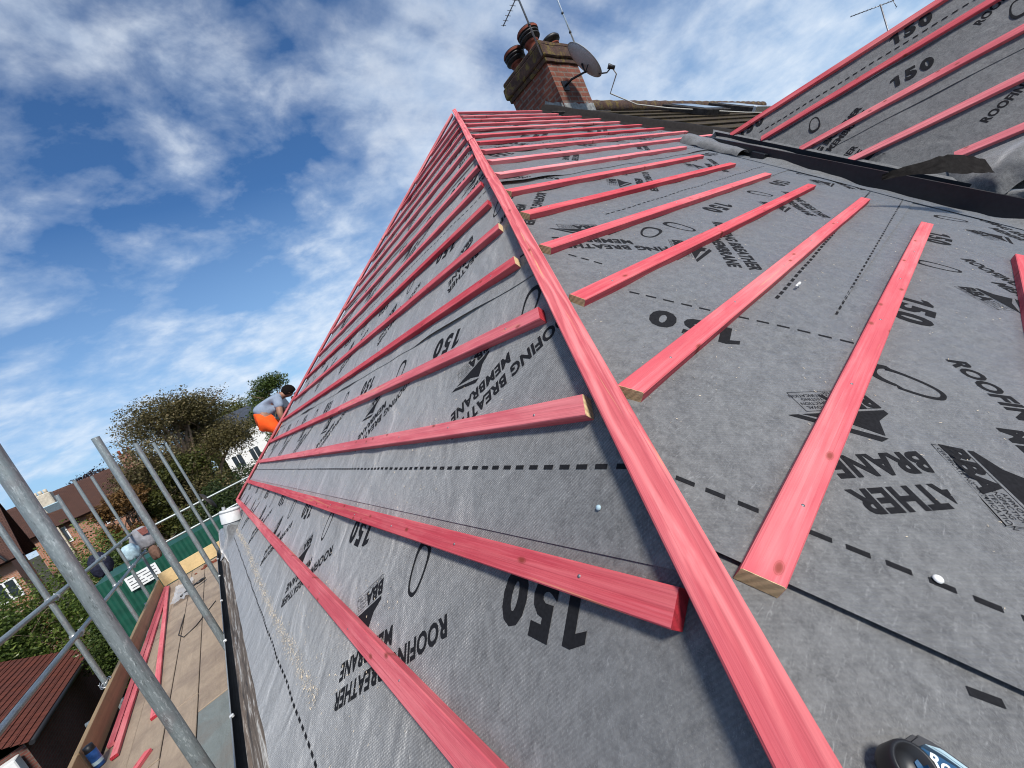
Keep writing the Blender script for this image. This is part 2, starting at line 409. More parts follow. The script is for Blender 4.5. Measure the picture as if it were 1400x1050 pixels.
def grid_strip(P, D, u0, u1, v0, v1, step, lap, lip, lift=None, clip=()):
    bm = BM(); nu = max(2, int((u1-u0)/step)); nv = max(2, int((v1-v0)/step)+1)
    g = []
    for j in range(nv+1):
        v = v0+(v1-v0)*j/nv; row = []
        for i in range(nu+1):
            u = u0+(u1-u0)*i/nu
            o = lip*max(0, 1-(v-v0)/(v1-v0))
            if lift and j == 0: o += lift(u)
            vt = bm.verts.new((u, v, D(u, v)+o)); row.append(vt)
        g.append(row)
    for j in range(nv):
        for i in range(nu): bm.faces.new((g[j][i], g[j][i+1], g[j+1][i+1], g[j+1][i]))
    for co, no in clip:
        bmesh.ops.bisect_plane(bm, geom=bm.verts[:]+bm.edges[:]+bm.faces[:], plane_co=(*co, 0), plane_no=(*no, 0), clear_outer=True)
    for vt in bm.verts: vt.co = P(vt.co.x, vt.co.y, vt.co.z)
    bmesh.ops.recalc_face_normals(bm, faces=bm.faces)
    return bm

# hip lines in slope coordinates
def hipL(v):  # y of near hip on left plane at v
    p = LP(0, v); return (DR+C_*p.z)/S_
def hipR(v):
    p = RP(0, v); return (DL+C_*p.z)/S_
vtopL = (ZR*C_*0+0)  # placeholder
def v_at_z_L(z): # solve LP(0,v).z=z
    return (z+C_*DL)/S_
def v_at_z_R(z): return (z+C_*DR)/S_
VL0 = v_at_z_L(-.925); VLT = v_at_z_L(ZR); VR0 = v_at_z_R(-1.0); VRT = v_at_z_R(ZR)
a, b = V((hipL(0), 0)).to_2d() if False else (hipL(0.0), hipL(1.0))
clipL = [((a, 0), (-1, (b-a))), ((2*YM-a, 0), (1, (b-a)))]
ar, br = hipR(0.0), hipR(1.0)
clipR = [((ar, 0), (-1, (br-ar)))]
XP = 5.65    # party line
def liftfn(seed, amt=.012, thr=.25):
    return lambda u: amt*max(0.0, nz(u*1.1, seed, 3.0)-thr)/(1-thr)*2.0
lapsL = [VL0-.02, .033, .815, 1.60, 2.38, 3.17, 3.95]
for k, v0 in enumerate(lapsL):
    v1 = min((lapsL[k+1]+.15) if k+1 < len(lapsL) else 9, VLT+.005)
    if v1 <= v0+.05: continue
    bm = grid_strip(LP, dispL, -.55, 8.4, v0, v1, .07, 0, .0035, liftfn(k*7.7+2, .016, .12) if k > 1 else None, clipL)
    obj('membrane_strip', bm, 'membrane', house, True)
lapsR = [VR0-.02, .03, .85, 1.65, 2.47, 3.30, 4.10]
for k, v0 in enumerate(lapsR):
    v1 = min((lapsR[k+1]+.15) if k+1 < len(lapsR) else 9, VRT+.005)
    if v1 <= v0+.05: continue
    bm = grid_strip(RP, dispR, -.6, XP, v0, v1, .07, 0, .0035, liftfn(k*5.1+40, .02, .1) if k > 1 else None, clipR)
    obj('membrane_strip', bm, 'membrane', house, True)
# sheet carried round the hip on to the right slope (its cut edge shows as a dark line)
wrapdir = V((.265, -.964))
WRA = V((.405, .03))
def add_wrap():
    A = WRA; D_ = A+wrapdir*.62
    poly = [A, A+wrapdir*.15, A+wrapdir*.33, A+wrapdir*.5, D_, V((.74, -.36)), V((.86, -.185)), V((1.1, -.04)), V((1.36, .115)), V((1.44, .45)), V((1.52, .86)), V((hipR(.86), .86))]
    bm = BM(); st = .045; nu, nv = 30, 34
    g = [[bm.verts.new((.3+st*i, -.62+st*j, 0)) for i in range(nu)] for j in range(nv)]
    for j in range(nv-1):
        for i in range(nu-1): bm.faces.new((g[j][i], g[j][i+1], g[j+1][i+1], g[j+1][i]))
    # convex pieces: clip by the straight edges
    def clip(co, no):
        bmesh.ops.bisect_plane(bm, geom=bm.verts[:]+bm.edges[:]+bm.faces[:], plane_co=(*co, 0), plane_no=(*no, 0), clear_outer=True)
    clip(A, V((wrapdir.y, -wrapdir.x)))                # left cut edge
    clip((ar, 0), (-1, (br-ar)))                      # hip
    clip((.74, -.33), (.50, -1.0))
    clip((1.40, .3), (1, -.12)); clip((1.5, .86), (0, 1))
    for vt in bm.verts:
        u, v = vt.co.x, vt.co.y
        e = (V((u, v))-A).dot(V((-wrapdir.y, wrapdir.x)))       # distance from the cut edge
        lift = .006*math.exp(-max(0, e)/.02)
        vt.co = RP(u, v, dispR(u, v)+.0045+lift)
    bmesh.ops.recalc_face_normals(bm, faces=bm.faces)
    obj('membrane_strip', bm, 'membrane', house, True)
add_wrap()
# far slope and the wing
bm = grid_strip(FP, dispR, -.6, 12, VR0, VRT, .25, 0, 0, None, clipR); obj('membrane_strip', bm, 'membrane', house, True)
# valley line x = 3.718 + .6876 y on the wing plane ; p = -y
def wing_clip(): return []
wl = [(-.62, .50), (.50, 1.34)]
def valley_q(y):   # q on W where it meets R
    x = 3.718+.6876*y; return (x-W0.x)/CW
bm = BM(); np_, nq = 70, 34
rows = []
for i in range(np_+1):
    p = -1.69+(3.6)*i/np_; y = -p; q0 = valley_q(y)-.02
    rows.append([bm.verts.new(WP(p, q0+(WQ-q0)*j/nq, dispW(p, q0+(WQ-q0)*j/nq))) for j in range(nq+1)])
for i in range(np_):
    for j in range(nq): bm.faces.new((rows[i][j], rows[i+1][j], rows[i+1][j+1], rows[i][j+1]))
bmesh.ops.remove_doubles(bm, verts=bm.verts, dist=.0005); bmesh.ops.recalc_face_normals(bm, faces=bm.faces)
obj('membrane_strip', bm, 'membrane', house, True)
bm = BM()   # back of the wing beyond its ridge
rows = []
for i in range(40):
    y = 1.70-3.6*i/39
    rows.append([bm.verts.new(V((WR.x+d, y, WR.z+.006*nz(y*3, d*4)+(.004 if d == 0 else 0)-max(0, d-.05)*1.25*1.0))) for d in (0.0, .05, .12, .5, 2.2)])
for r0, r1 in zip(rows, rows[1:]):
    for j in range(4): bm.faces.new((r0[j], r0[j+1], r1[j+1], r1[j]))
obj('membrane_strip', bm, 'membrane', house, True)
# upper lapped sheet on the wing : thin lip
for q0, p0, p1 in ((.56, -.75, 1.2), (.98, -1.3, 1.2)):
    bm = grid_strip(WP, dispW, p0, p1, q0, q0+.30, .06, 0, .004, liftfn(q0*9, .016, .0)); obj('membrane_strip', bm, 'membrane', house, True)

# ------------------------------------------------------------------ printing on the membrane
def font_mesh(txt, size, bold=.03, shear=0.0):
    cu = bpy.data.curves.new('t', 'FONT'); cu.body = txt; cu.size = size; cu.offset = bold*size; cu.shear = shear
    cu.align_x = 'CENTER'; cu.align_y = 'CENTER'; cu.resolution_u = 3; cu.space_character = 1.06
    o = bpy.data.objects.new('t', cu); COL.objects.link(o)
    dg = bpy.context.evaluated_depsgraph_get(); dg.update()
    me = bpy.data.meshes.new_from_object(o.evaluated_get(dg))
    vs = [tuple(v.co)[:2] for v in me.vertices]; fs = [tuple(p.vertices) for p in me.polygons]
    bpy.data.objects.remove(o); bpy.data.curves.remove(cu); bpy.data.meshes.remove(me)
    # blender caps are about .7 of size
    return vs, fs
def join(parts):
    vs, fs = [], []
    for pv, pf, dx, dy in parts:
        n = len(vs); vs += [(x+dx, y+dy) for x, y in pv]; fs += [tuple(i+n for i in f) for f in pf]
    return vs, fs
def scaled(g, sx, sy): return [(x*sx, y*sy) for x, y in g[0]], g[1]
def rot2(g, ang):
    c, s = math.cos(ang), math.sin(ang); return [(x*c-y*s, x*s+y*c) for x, y in g[0]], g[1]
def ring(w, h, t, n=36, sq=2.6, off=0.0):
    vs, fs = [], []
    for k in range(n):
        a = 2*math.pi*k/n; ca, sa = math.cos(a), math.sin(a)
        e = lambda x: math.copysign(abs(x)**(2/sq), x)
        x, y = e(ca), e(sa)
        taper = 1-.30*(y*.5+.5)
        vs.append((x*w/2*taper, y*h/2)); tt = t*(1.0+.7*max(0, -sa)); vs.append((x*(w/2-tt)*taper, y*(h/2-tt)+off))
    for k in range(n):
        j = (k+1) % n; fs.append((2*k, 2*j, 2*j+1, 2*k+1))
    return vs, fs
def rect(x0, x1, y0, y1): return [(x0, y0), (x1, y0), (x1, y1), (x0, y1)], [(0, 1, 2, 3)]
ONE = ([(-.013, -.046), (.012, -.046), (.012, .046), (-.006, .046), (-.036, .030), (-.036, .012), (-.013, .022)], [(0, 1, 2, 6), (6, 2, 3), (6, 3, 4, 5)])
G150 = join([(*ONE, -.072, 0), (*font_mesh('5', .128, .05), 0, 0), (*font_mesh('0', .128, .05), .082, 0)])
LINE1 = scaled(font_mesh('ROOFING BREATHER', .062, .04), 1.0, 1.0)
w1 = max(v[0] for v in LINE1[0])-min(v[0] for v in LINE1[0]); LINE1 = scaled(LINE1, .58/w1, 1.0)
LINE2 = scaled(font_mesh('MEMBRANE', .062, .04), .58/w1, 1.0)
TEXT = join([(*LINE1, 0, 0), (*LINE2, .125, -.068)])
def bba():
    parts = []
    b_ = .0011
    for r in (rect(-.085, .085, -.03, -.03+b_), rect(-.085, .085, .03-b_, .03), rect(-.085, -.085+b_, -.03, .03), rect(.085-b_, .085, -.03, .03)): parts.append((*r, 0, 0))
    parts.append((*font_mesh('BBA', .058, .05), -.035, .004))
    for k, s in enumerate(('APPROVAL', 'INSPECTION', 'TESTING', 'CERTIFICATION')):
        parts.append((*font_mesh(s, .0118, .0), .045, .019-k*.0122))
    parts.append((*font_mesh('CERTIFICATE No', .0105, .0), -.035, -.0235))
    wed = [(-.085, .036), (-.085, .047), (-.045, .066), (-.02, .105), (.02, .072), (.10, .036)]
    parts.append((wed, [tuple(range(6))], 0, 0))
    parts.append(([(-.02, .112), (.0, .118), (.13, .036), (.108, .036)], [(0, 1, 2, 3)], 0, 0))
    return join(parts)
GBBA = bba()
GLOOP = ring(.092, .145, .0105)
class Print:
    """collects lettering for one slope in slope coordinates (right-handed seen from outside)"""
    def __init__(s): s.v = []; s.f = []
    def add(s, g, cx, cy, ang=0.0, clip=None):
        vs, fs = rot2(g, ang)
        vs = [(x+cx, y+cy) for x, y in vs]
        if clip:
            bm = BM(); bv = [bm.verts.new((x, y, 0)) for x, y in vs]
            for f in fs:
                try: bm.faces.new([bv[i] for i in f])
                except ValueError: pass
            for co, no in clip:
                bmesh.ops.bisect_plane(bm, geom=bm.verts[:]+bm.edges[:]+bm.faces[:], plane_co=(*co, 0), plane_no=(*no, 0), clear_outer=True)
            bm.verts.index_update(); vs = [tuple(v.co)[:2] for v in bm.verts]; fs = [tuple(v.index for v in f.verts) for f in bm.faces]; bm.free()
        n = len(s.v); s.v += vs; s.f += [tuple(i+n for i in f) for f in fs]
    def pattern(s, cx, cy, ang, items='1LBT', clip=None, flip=False):
        c, sn = math.cos(ang), math.sin(ang)
        P = lambda p, q: (cx+p*c-q*sn, cy+p*sn+q*c)
        if '1' in items: s.add(G150, cx, cy, ang, clip)
        if 'L' in items: s.add(GLOOP, *P(.505, .03), ang, clip)
        if 'B' in items: s.add(GBBA, *P(.775, .16), ang+math.radians(36), clip)
        if 'T' in items: s.add(TEXT, *P(.525, .27), ang+math.radians(34.5), clip)
    def dashes(s, x0, y0, x1, y1, per=.049, ln=.029, w=.0095, gapat=None):
        a = V((x0, y0)); d = V((x1, y1))-a; L = d.length; d.normalize(); ang = math.atan2(d.y, d.x)
        n = int(L/per)
        for k in range(n):
            p = a+d*(per*k+per*.4+rnd.uniform(-.001, .001))
            s.add(rect(-ln/2, ln/2, -w/2, w/2), p.x, p.y, ang+rnd.uniform(-.01, .01))
    def build(s, P, D, top, off=.0009):
        vs = [P(x, y, D(x, y)+top(x, y)+off) for x, y in s.v]
        return raw('printed_lettering', vs, s.f, 'print', house)
PI = math.pi
cl2 = lambda c: [((x, y), n) for (x, y), n in c]
# left slope : local frame (p, q) = (u, -v)
pl = Print()
clipLm = [((a, 0), (-1, -(b-a))), ((2*YM-a, 0), (1, -(b-a)))]
for k, (lap, u0) in enumerate(((.033, .595), (.815, .40), (1.60, .93), (2.38, .2), (3.17, .7), (3.95, .45))):
    for i in range(-1, 8):
        pl.pattern(u0+1.07*i, -lap+.10, 0.0, '1LBT', clipLm)
    vd = lap+.145
    if vd > VLT-.25: continue
    y0, y1 = hipL(vd)+.02, 2*YM-hipL(vd)-.02
    pl.dashes(y0, -vd, y1, -vd)
pl.dashes(-.2, .635, 8.0, .635)
def strip_top(laps, vt):
    spans = [(v0, min((laps[k+1]+.15) if k+1 < len(laps) else 9, vt+.005)) for k, v0 in enumerate(laps)]
    return lambda v: max([.0035*(1-(v-p)/(q-p)) for p, q in spans if p <= v <= q] or [.0035])
topL = strip_top(lapsL, VLT); topR0 = strip_top(lapsR, VRT)
def topR(u, v):
    e = (V((u, v))-WRA).dot(V((-wrapdir.y, wrapdir.x)))
    if e > -.002 and v < .87 and u < 1.40+(v-.3)*.12+.02 and (V((u, v))-V((.74, -.33))).dot(V((.50, -1.0))) < .01:
        return max(topR0(v), .0045+.006*math.exp(-max(0, e)/.02))
    return topR0(v)
pl.build(lambda x, y, o: LP(x, -y, o), lambda x, y: dispL(x, -y), lambda x, y: topL(-y))
# right slope
pr = Print()
bound_hi = [((.78, -.262), (.586, -1.0))]; bound_lo = [((.78, -.266), (-.586, 1.0))]
hipclip = [((ar+.03, 0), (-1, (br-ar)))]
wa = math.radians(105.4)
pr.pattern(1.01, .27, wa, '1', bound_hi+hipclip)
c_, s_ = math.cos(wa), math.sin(wa)
pr.pattern(1.01-1.07*c_, .27-1.07*s_, wa, 'BTL', bound_hi+hipclip)
pr.pattern(1.81, .263, wa, 'LBT', [((0, .42), (0, -1))]+hipclip)
pr.pattern(2.30, 1.35, wa, 'LT', hipclip)
pr.pattern(2.9, 2.6, wa, '1BT', hipclip)
pr.dashes(.502, .085, .638, -.40, .047, .029, .009)
pr.dashes(1.06, .50, 1.252, -.06, .049, .03, .008)
pr.dashes(1.16, .80, 1.185, .62, .049, .03, .008)
pr.add(rect(-.016, .016, -.0048, .0048), .470, -.292, math.radians(-67))
for i, x0 in enumerate((2.735, 1.65)):
    pr.pattern(x0, -.13, PI, '1LBT', bound_lo if i else None)
pr.pattern(3.8, -.13, PI, 'LBT')
for x0 in (2.34, 3.41, 4.48): pr.pattern(x0, .735, PI, '1LBT', [((1.45, 0), (-1, 0))])
for lap, x00, st in ((1.65, 2.05, 1.9), (2.47, 2.4, 2.5), (3.30, 3.0, 3.2), (4.1, 3.5, 3.9)):
    for i in range(4):
        if x00+1.07*i < XP-.2: pr.pattern(x00+1.07*i, lap-.115, PI, '1LBT', hipclip+[((XP-.05, 0), (1, 0))])
    pr.dashes(hipR(lap+.15)+.05, lap+.15, XP-.2, lap+.15)
pr.dashes(1.37, .178, 3.75, .268, .049, .031, .0095); pr.dashes(1.41, .026, 3.7, .085, .049, .028, .006)
pr.dashes(1.7, 1.0, 4.1, 1.03, .049, .03, .007)
pr.build(RP, dispR, topR)
# wing
pw = Print()
for p0, q0 in ((-.262, .835), (-1.33, .835), (.81, .835)): pw.pattern(p0, q0, 0, '1')
for p0, q0 in ((-1.32, 1.24), (-.22, 1.21), (.85, 1.21)): pw.pattern(p0, q0, 0, '1', [((0, WQ-.01), (0, 1))])
for p0, q0 in ((-.84, .865), (.23, .865), ): pw.add(GLOOP, p0, q0, 0, [((0, WQ-.01), (0, 1))])
for p0, q0 in ((.22, .34), (-.85, .30), (.30, 1.08), (-.79, .62)): pw.add(TEXT, p0, q0, math.radians(34.5))
for p0, q0 in ((.55, .45), (-.55, .25)): pw.add(GBBA, p0, q0, math.radians(36))
pw.dashes(-1.25, 1.12, 1.0, 1.125); pw.dashes(-.2, -.10, 1.0, -.09)
pw.build(WP, dispW, lambda x, y: .0045 if (.555 < y < .865 or y > .975) else .0003)

# ------------------------------------------------------------------ battens
def batten(name, p0, p1, nrm, label, cat='batten', group=None, w=.05, t=.025, m='batten', sk0=0.0, sk1=0.0, end0=None, end1=None, wob=.0015, seedo=None):
    """box from p0 to p1 whose underside centre line runs p0-p1 on the plane with normal nrm"""
    p0, p1 = V(p0), V(p1); d = p1-p0; L = d.length
    Mx = mtx(p0, d, nrm); seg = max(2, int(L/.35)); ch = .0022
    sec = [(-w/2, 0), (w/2, 0), (w/2, t-ch), (w/2-ch, t), (-w/2+ch, t), (-w/2, t-ch)]
    bm = BM(); rings = []; sd = rnd.random()*50
    for i in range(seg+1):
        x = L*i/seg; e = i/seg
        dy = wob*nz(x*.9, sd, 1)*2; dz = wob*nz(x*.9, sd, 7)*.8
        rg = []
        for y, z in sec:
            xx = x + (math.tan(sk0)*y if i == 0 else math.tan(sk1)*y if i == seg else 0)
            rg.append(bm.verts.new((xx, y+dy, z+dz)))
        rings.append(rg)
    n = len(sec)
    for r0, r1 in zip(rings, rings[1:]):
        for k in range(n): bm.faces.new((r0[k], r0[(k+1) % n], r1[(k+1) % n], r1[k]))
    bm.faces.new(rings[0][::-1]); bm.faces.new(rings[-1])
    caps = []
    for rg, sgn, e in ((rings[0], -1, end0), (rings[-1], 1, end1)):
        if e: caps.append(([v.co.copy()+V((sgn*.0008, 0, 0)) for v in rg], sgn, e))
    bmesh.ops.recalc_face_normals(bm, faces=bm.faces)
    me = bpy.data.meshes.new(name); bm.to_mesh(me); bm.free(); me.materials.append(M[m])
    o = bpy.data.objects.new(name, me); o.matrix_world = Mx; link(o); tag(o, label, cat, group)
    for co, sgn, e in caps:
        b2 = BM(); c = sum(co, V())/len(co)
        f1 = [b2.verts.new(c+(q-c)*.985) for q in co]; f0 = [b2.verts.new(c+(q-c)*.985-V((sgn*.0012, 0, 0))) for q in co]
        b2.faces.new(f1 if sgn > 0 else f1[::-1])
        for k in range(n): b2.faces.new((f0[k], f0[(k+1) % n], f1[(k+1) % n], f1[k]))
        me2 = bpy.data.meshes.new('cut_end'); b2.to_mesh(me2); b2.free(); me2.materials.append(M[e])
        oe = bpy.data.objects.new('cut_end', me2); COL.objects.link(oe); oe.parent = o
    return o
ORD = ['lowest', 'second', 'third', 'fourth', 'fifth', 'sixth', 'seventh', 'eighth', 'ninth', 'tenth', 'eleventh', 'twelfth', 'thirteenth', 'fourteenth', 'fifteenth', 'sixteenth', 'seventeenth']
GL = 'red battens on the left roof slope'; GR = 'red battens on the right roof slope'; GW = 'red battens on the wing roof'
# left slope: near end y by course (measured), far end at the far hip
nearL = {0: -.45, 1: .330, 2: .563, 3: .81, 4: 1.05, 5: 1.29, 6: 1.53, 7: 1.76}
endm = {1: 'redend', 2: 'rawend', 3: 'redend', 4: 'rawend', 5: 'rawend', 6: 'redend', 7: 'redend', 8: 'redend'}
skL = {1: .12, 2: -.42, 3: -.5, 4: -.55, 5: -.5}
for i in range(16):
    vc = .013-.31+.31*i-.025
    y0 = nearL.get(i, hipL(vc)+.035); y1 = 2*YM-hipL(vc+.025)-.005
    lab = f'red dyed batten, {ORD[i]} up from the eaves on the left roof slope'
    if i == 0: lab = 'lowest red dyed batten of the left roof slope, nearest the gutter'
    if i == 15: lab = 'topmost red dyed batten of the left roof slope, just under the hip peak'
    pa, pb = LP(y0, vc, .001), LP(y1, vc, .001)
    if i == 3:
        pm = LP(3.0, vc, .001); pm2 = LP(3.004, vc-.004, .001)
        batten('roof_batten', pa, pm, nL, 'near piece of the fourth red batten up the left slope, with a red end', group=GL, sk0=skL[3], end0='redend')
        batten('roof_batten', pm2, pb, nL, 'far piece of the fourth red batten up the left slope, beyond the joint', group=GL)
        continue
    batten('roof_batten', pa, pb, nL, lab, group=GL, sk0=skL.get(i, -.5), end0=endm.get(i))
endR = [2.90, 3.27, 3.40, 3.54, 3.72, 3.86, 4.21, 5.62, 5.60, 5.60, 5.60, 5.58, 5.60, 5.58, 5.45]
for i in range(15):
    vc = -.048+.31*i-.025+.001
    u0 = {0: .412, 1: .622, 2: .87, 3: 1.105, 4: 1.345}.get(i, hipR(vc)+.045)
    lab = f'red dyed batten, {ORD[i]} up from the near corner on the right roof slope'
    if i == 0: lab = 'big foreground red batten of the right roof slope with a sawn brown end'
    if i == 14: lab = 'red dyed batten next below the ridge strip on the right roof slope'
    e = {0: 'rawend', 1: 'rawend', 2: 'rawend', 3: 'rawend', 4: 'rawend', 5: 'rawend', 6: 'batten'}.get(i)
    sk = {0: .28, 1: .35, 2: .1}.get(i, .15)
    batten('roof_batten', RP(u0, vc, .001), RP(endR[i], vc+(.0 if i != 1 else .0), .001), nR, lab, group=GR, sk0=-sk, end0=e, sk1=.1)
batten('roof_batten', RP(.75, -.402, .001), RP(2.62, -.402, .001), nR, 'red dyed batten at the right edge of the picture, below the big foreground batten', group=GR)
batten('ridge_batten', RP(hipR(4.56)+.06, 4.615, .004), RP(5.50, 4.615, .004), nR, 'red ridge batten along the top of the roof, left of the chimney', group=GR)
Q5 = .04; gw = .335
wl_ = [1.385, 1.14, .884, .614, .16]
WORD = ['topmost', 'second', 'third', 'fourth', 'lowest']
for k in range(5):
    q = Q5+gw*(4-k)-.025; p0 = -wl_[k]*1.08
    if k == 4: p0 = -.16
    q = min(q, WQ-.03)
    batten('roof_batten', WP(p0, q, .001), WP(1.75, q, .001), nW, f'red dyed batten, {WORD[k]} on the steep wing roof at the upper right', group=GW, sk0=.1)
# hip battens laid flat along the two hips
def hip_pt(z, far=False, o=0.0):
    x = (DL+C_*z)/S_; y = (DR+C_*z)/S_
    n_ = (nL+nR).normalized(); p = V((x, y, z))+n_*o
    if far: p.y = 2*YM-p.y
    return p
nH = (nL+nR).normalized(); nHf = V((nH.x, -nH.y, nH.z))
batten('hip_batten', hip_pt(-1.02, o=.008)+V((.002, -.002, 0)), hip_pt(1.42, o=.012)+V((.003, -.003, 0)), nH, 'long red grained batten laid flat down the near hip, lower length in the foreground', 'batten', 'red battens along the hips', m='hip', wob=.004, w=.053)
batten('hip_batten', hip_pt(1.424, o=.013), hip_pt(ZR+.03, o=.024), nH, 'red batten laid flat on the near hip, upper length reaching the roof peak', 'batten', 'red battens along the hips', m='hip', wob=.003)
batten('hip_batten', hip_pt(-.62, True, .016), hip_pt(1.0, True, .02), nHf, 'red batten edging the far hip, lower length by the kneeling roofer', 'batten', 'red battens along the hips', m='hip')
batten('hip_batten', hip_pt(1.004, True, .02), hip_pt(ZR, True, .018), nHf, 'red batten edging the far hip, upper length against the sky', 'batten', 'red battens along the hips', m='hip')
nail_me = None
for o_ in [o for o in COL.objects if o.get('group') in (GL, GR) and o.name.split('.')[0] == 'roof_batten'][:26]:
    near = (o_.matrix_world.translation-V((0, 0, 0))).length
    if near > 2.4: continue
    Lb = max(v.co.x for v in o_.data.vertices)
    for k in range(int(Lb/.42)):
        x = .16+.42*k+rnd.uniform(-.012, .012)
        if x > min(Lb-.03, 2.6): break
        bm = BM(); add_lathe(bm, [(.0001, .0012), (.0026, .0010), (.0032, -.0005)], Matrix.Translation((x, rnd.uniform(-.007, .007), .0252)), 8)
        me_ = bpy.data.meshes.new('nail'); bm.to_mesh(me_); bm.free(); me_.materials.append(M['alu_dull'])
        n_o = bpy.data.objects.new('nail', me_); COL.objects.link(n_o); n_o.parent = o_
# nails and tack heads
def tack(P, u, v, m='alu', r=.007):
    bm = BM(); n_ = (P(u, v, 1)-P(u, v, 0)).normalized()
    add_lathe(bm, [(0.0001, .0035), (r*.7, .003), (r, .001), (r, -.001)], mtx(P(u, v, .0055), (0, 1, 0) if abs(n_.y) < .5 else (1, 0, 0), n_), 10)
    return bm
o = obj('clout_nail', tack(RP, .598, -.243, 'whitep', .006), 'whitep', None, True); tag(o, 'white clout nail head on a printed dash of the right slope', 'nail')
o = obj('membrane_tack', tack(LP, .50, .105, 'alu', .005), 'ltblue', None, True); tag(o, 'small pale blue tack on the membrane left of the near hip', 'tack')
bm = BM()
for k in range(7): add_tube(bm, [RP(1.50+.006*k, .158+.002*math.sin(k*2), .012+.003*math.sin(k)), RP(1.507+.006*k, .16, .014)], .004, 5)
o = obj('foil_scrap', bm, 'whitep', None); tag(o, 'tiny white paper scrap on the membrane between two right slope battens', 'scrap')

# ------------------------------------------------------------------ house : valley trough, eaves, walls
def valley_xy(y): return V((3.718+.6876*y, y, T*y-.6596))
bm = BM(); prof = []
ys = [1.62-2.3*i/30 for i in range(31)]
across = V((-1, .6876, 0)).normalized(); across = (across-nR*across.dot(nR)).normalized()
for y in ys:
    v0 = valley_xy(y); n = nR
    k = (1.62-y)/2.3
    wdt = .20+.03*k; hgt = .085+.05*k
    l0 = v0+across*wdt
    prof.append([l0+n*.002, l0+n*hgt, l0-across*.012+n*(hgt+.002), l0-across*.02+n*.02, v0+n*.015, v0+nW*.05-across*.0+V((.09, 0, .12))])
rings = [[bm.verts.new(p) for p in r] for r in prof]
for r0, r1 in zip(rings, rings[1:]):
    for k in range(5): bm.faces.new((r0[k], r0[k+1], r1[k+1], r1[k]))
bm.faces.new(rings[0])
bmesh.ops.recalc_face_normals(bm, faces=bm.faces)
obj('valley_trough', bm, 'grp', house)
# black packer block under the trough
bm = BM(); pB = valley_xy(1.13)+across*.215
add_box(bm, -.07, .07, -.015, .03, 0, .06, mtx(pB, (.6876, 1, T), nR), .004); obj('trough_block', bm, 'grp', house)
# loose membrane on the wing drooping into the trough, folded back in one place
bm = BM(); rows = []
n_y = 90
for i in range(n_y+1):
    y = 1.66-2.5*i/n_y; k = i/n_y; v0 = valley_xy(y)
    row = []
    slump = max(0, .5-.5*math.cos(min(1, max(0, (.12-y)/.35))*PI))       # loose bulging part at the lower end
    edge = .02+.03*nz(y*2.6, 3.3)+.15*slump
    for j in range(9):
        s = j/8
        base = v0+V((CW, 0, SW))*(.20*(1-s)) + nW*(.010+.03*s)
        over = across*(edge*s)+nR*((.01+.08*slump)*math.sin(s*2.2)+.02*nz(y*5, s*2, 9)*s)
        p = base+over
        p = p + nW*((.014+.05*slump)*nz(y*8, s*3, 2)*s) + nW*slump*.085*math.sin(PI*min(1, s*1.15)) + nW*slump*.06*abs(nz(y*9, 4, s*.8))*s + nR*slump*.06*s
        row.append(bm.verts.new(p))
    rows.append(row)
for r0, r1 in zip(rows, rows[1:]):
    for j in range(8):
        f = bm.faces.new((r0[j], r0[j+1], r1[j+1], r1[j])); f.smooth = True
obj('membrane_drape', bm, 'membrane', house)
bm = BM()   # loose flap of old underlay sticking up out of the trough
top = [V((3.16, .385, -.115)), V((3.26, .31, -.125)), V((3.42, .185, -.155)), V((3.50, .13, -.18)), V((3.57, .075, -.235)), V((3.60, .04, -.275))]
bot = [V((3.18, .388, -.137)), V((3.27, .29, -.185)), V((3.375, .175, -.25)), V((3.43, .105, -.30)), V((3.475, .06, -.325)), V((3.52, .02, -.355))]
rows = []
for i in range(21):
    k = i/20*5; j = min(4, int(k)); f = k-j
    t_ = top[j].lerp(top[j+1], f); b_ = bot[j].lerp(bot[j+1], f)
    rows.append([bm.verts.new(b_.lerp(t_, q/5)+V((1, -.3, .4))*(.04*abs(nz(k*1.7+q*.3, 1.7, 1))-.015)+V((0, 0, .006*nz(i*.7, q*.6, 3)))) for q in range(6)])
for r0, r1 in zip(rows, rows[1:]):
    for q in range(5): bm.faces.new((r0[q], r1[q], r1[q+1], r0[q+1]))
bmesh.ops.solidify(bm, geom=bm.faces[:], thickness=.003)
obj('membrane_flap', bm, 'flap', house, False)
bm = BM(); rows = []   # slack membrane bulging over the lower end of the trough
for i in range(61):
    p = -.20+1.2*i/60; ramp_ = min(1, max(0, (p+.20)/.16)); row = []
    for j in range(25):
        q_ = j/24; tent = math.exp(-((p+.02)/.045)**2)
        q = -.035-(.34+.05*tent+.04*nz(p*4, 2.2))*q_
        fold = abs(nz(p*7+q_*1.3, q_*1.1, 5.5))*.07*math.sin(PI*min(1, q_*1.02)) + .02*nz(p*16, q_*5, 1)*q_
        off = .006+ramp_*(.10*math.sin(PI*.62*q_)**1.2+fold*.8)
        row.append(bm.verts.new(WP(p, q, off)))
    rows.append(row)
for r0, r1 in zip(rows, rows[1:]):
    for j in range(24): bm.faces.new((r0[j], r1[j], r1[j+1], r0[j+1])).smooth = True
obj('membrane_drape', bm, 'membrane', house)
bm = BM(); rows = []   # ruffled membrane edge turned up against the trough
for i in range(110):
    y = 1.50-2.1*i/109; v0 = valley_xy(y); k = i/109
    wdt = .20+.03*k; row = []
    for j in range(6):
        q = j/5; rf = (.5+.5*nz(y*3.2, 6.1))
        row.append(bm.verts.new(v0+across*(wdt+.10*q*(1+.3*nz(y*2, 1))-.002)+nR*((.004+.075*max(0, nz(y*2.6, 8.1)+.1))*(1-q)**1.5+.006+.012*nz(y*9, q*2, 3)*(1-q))))
    rows.append(row)
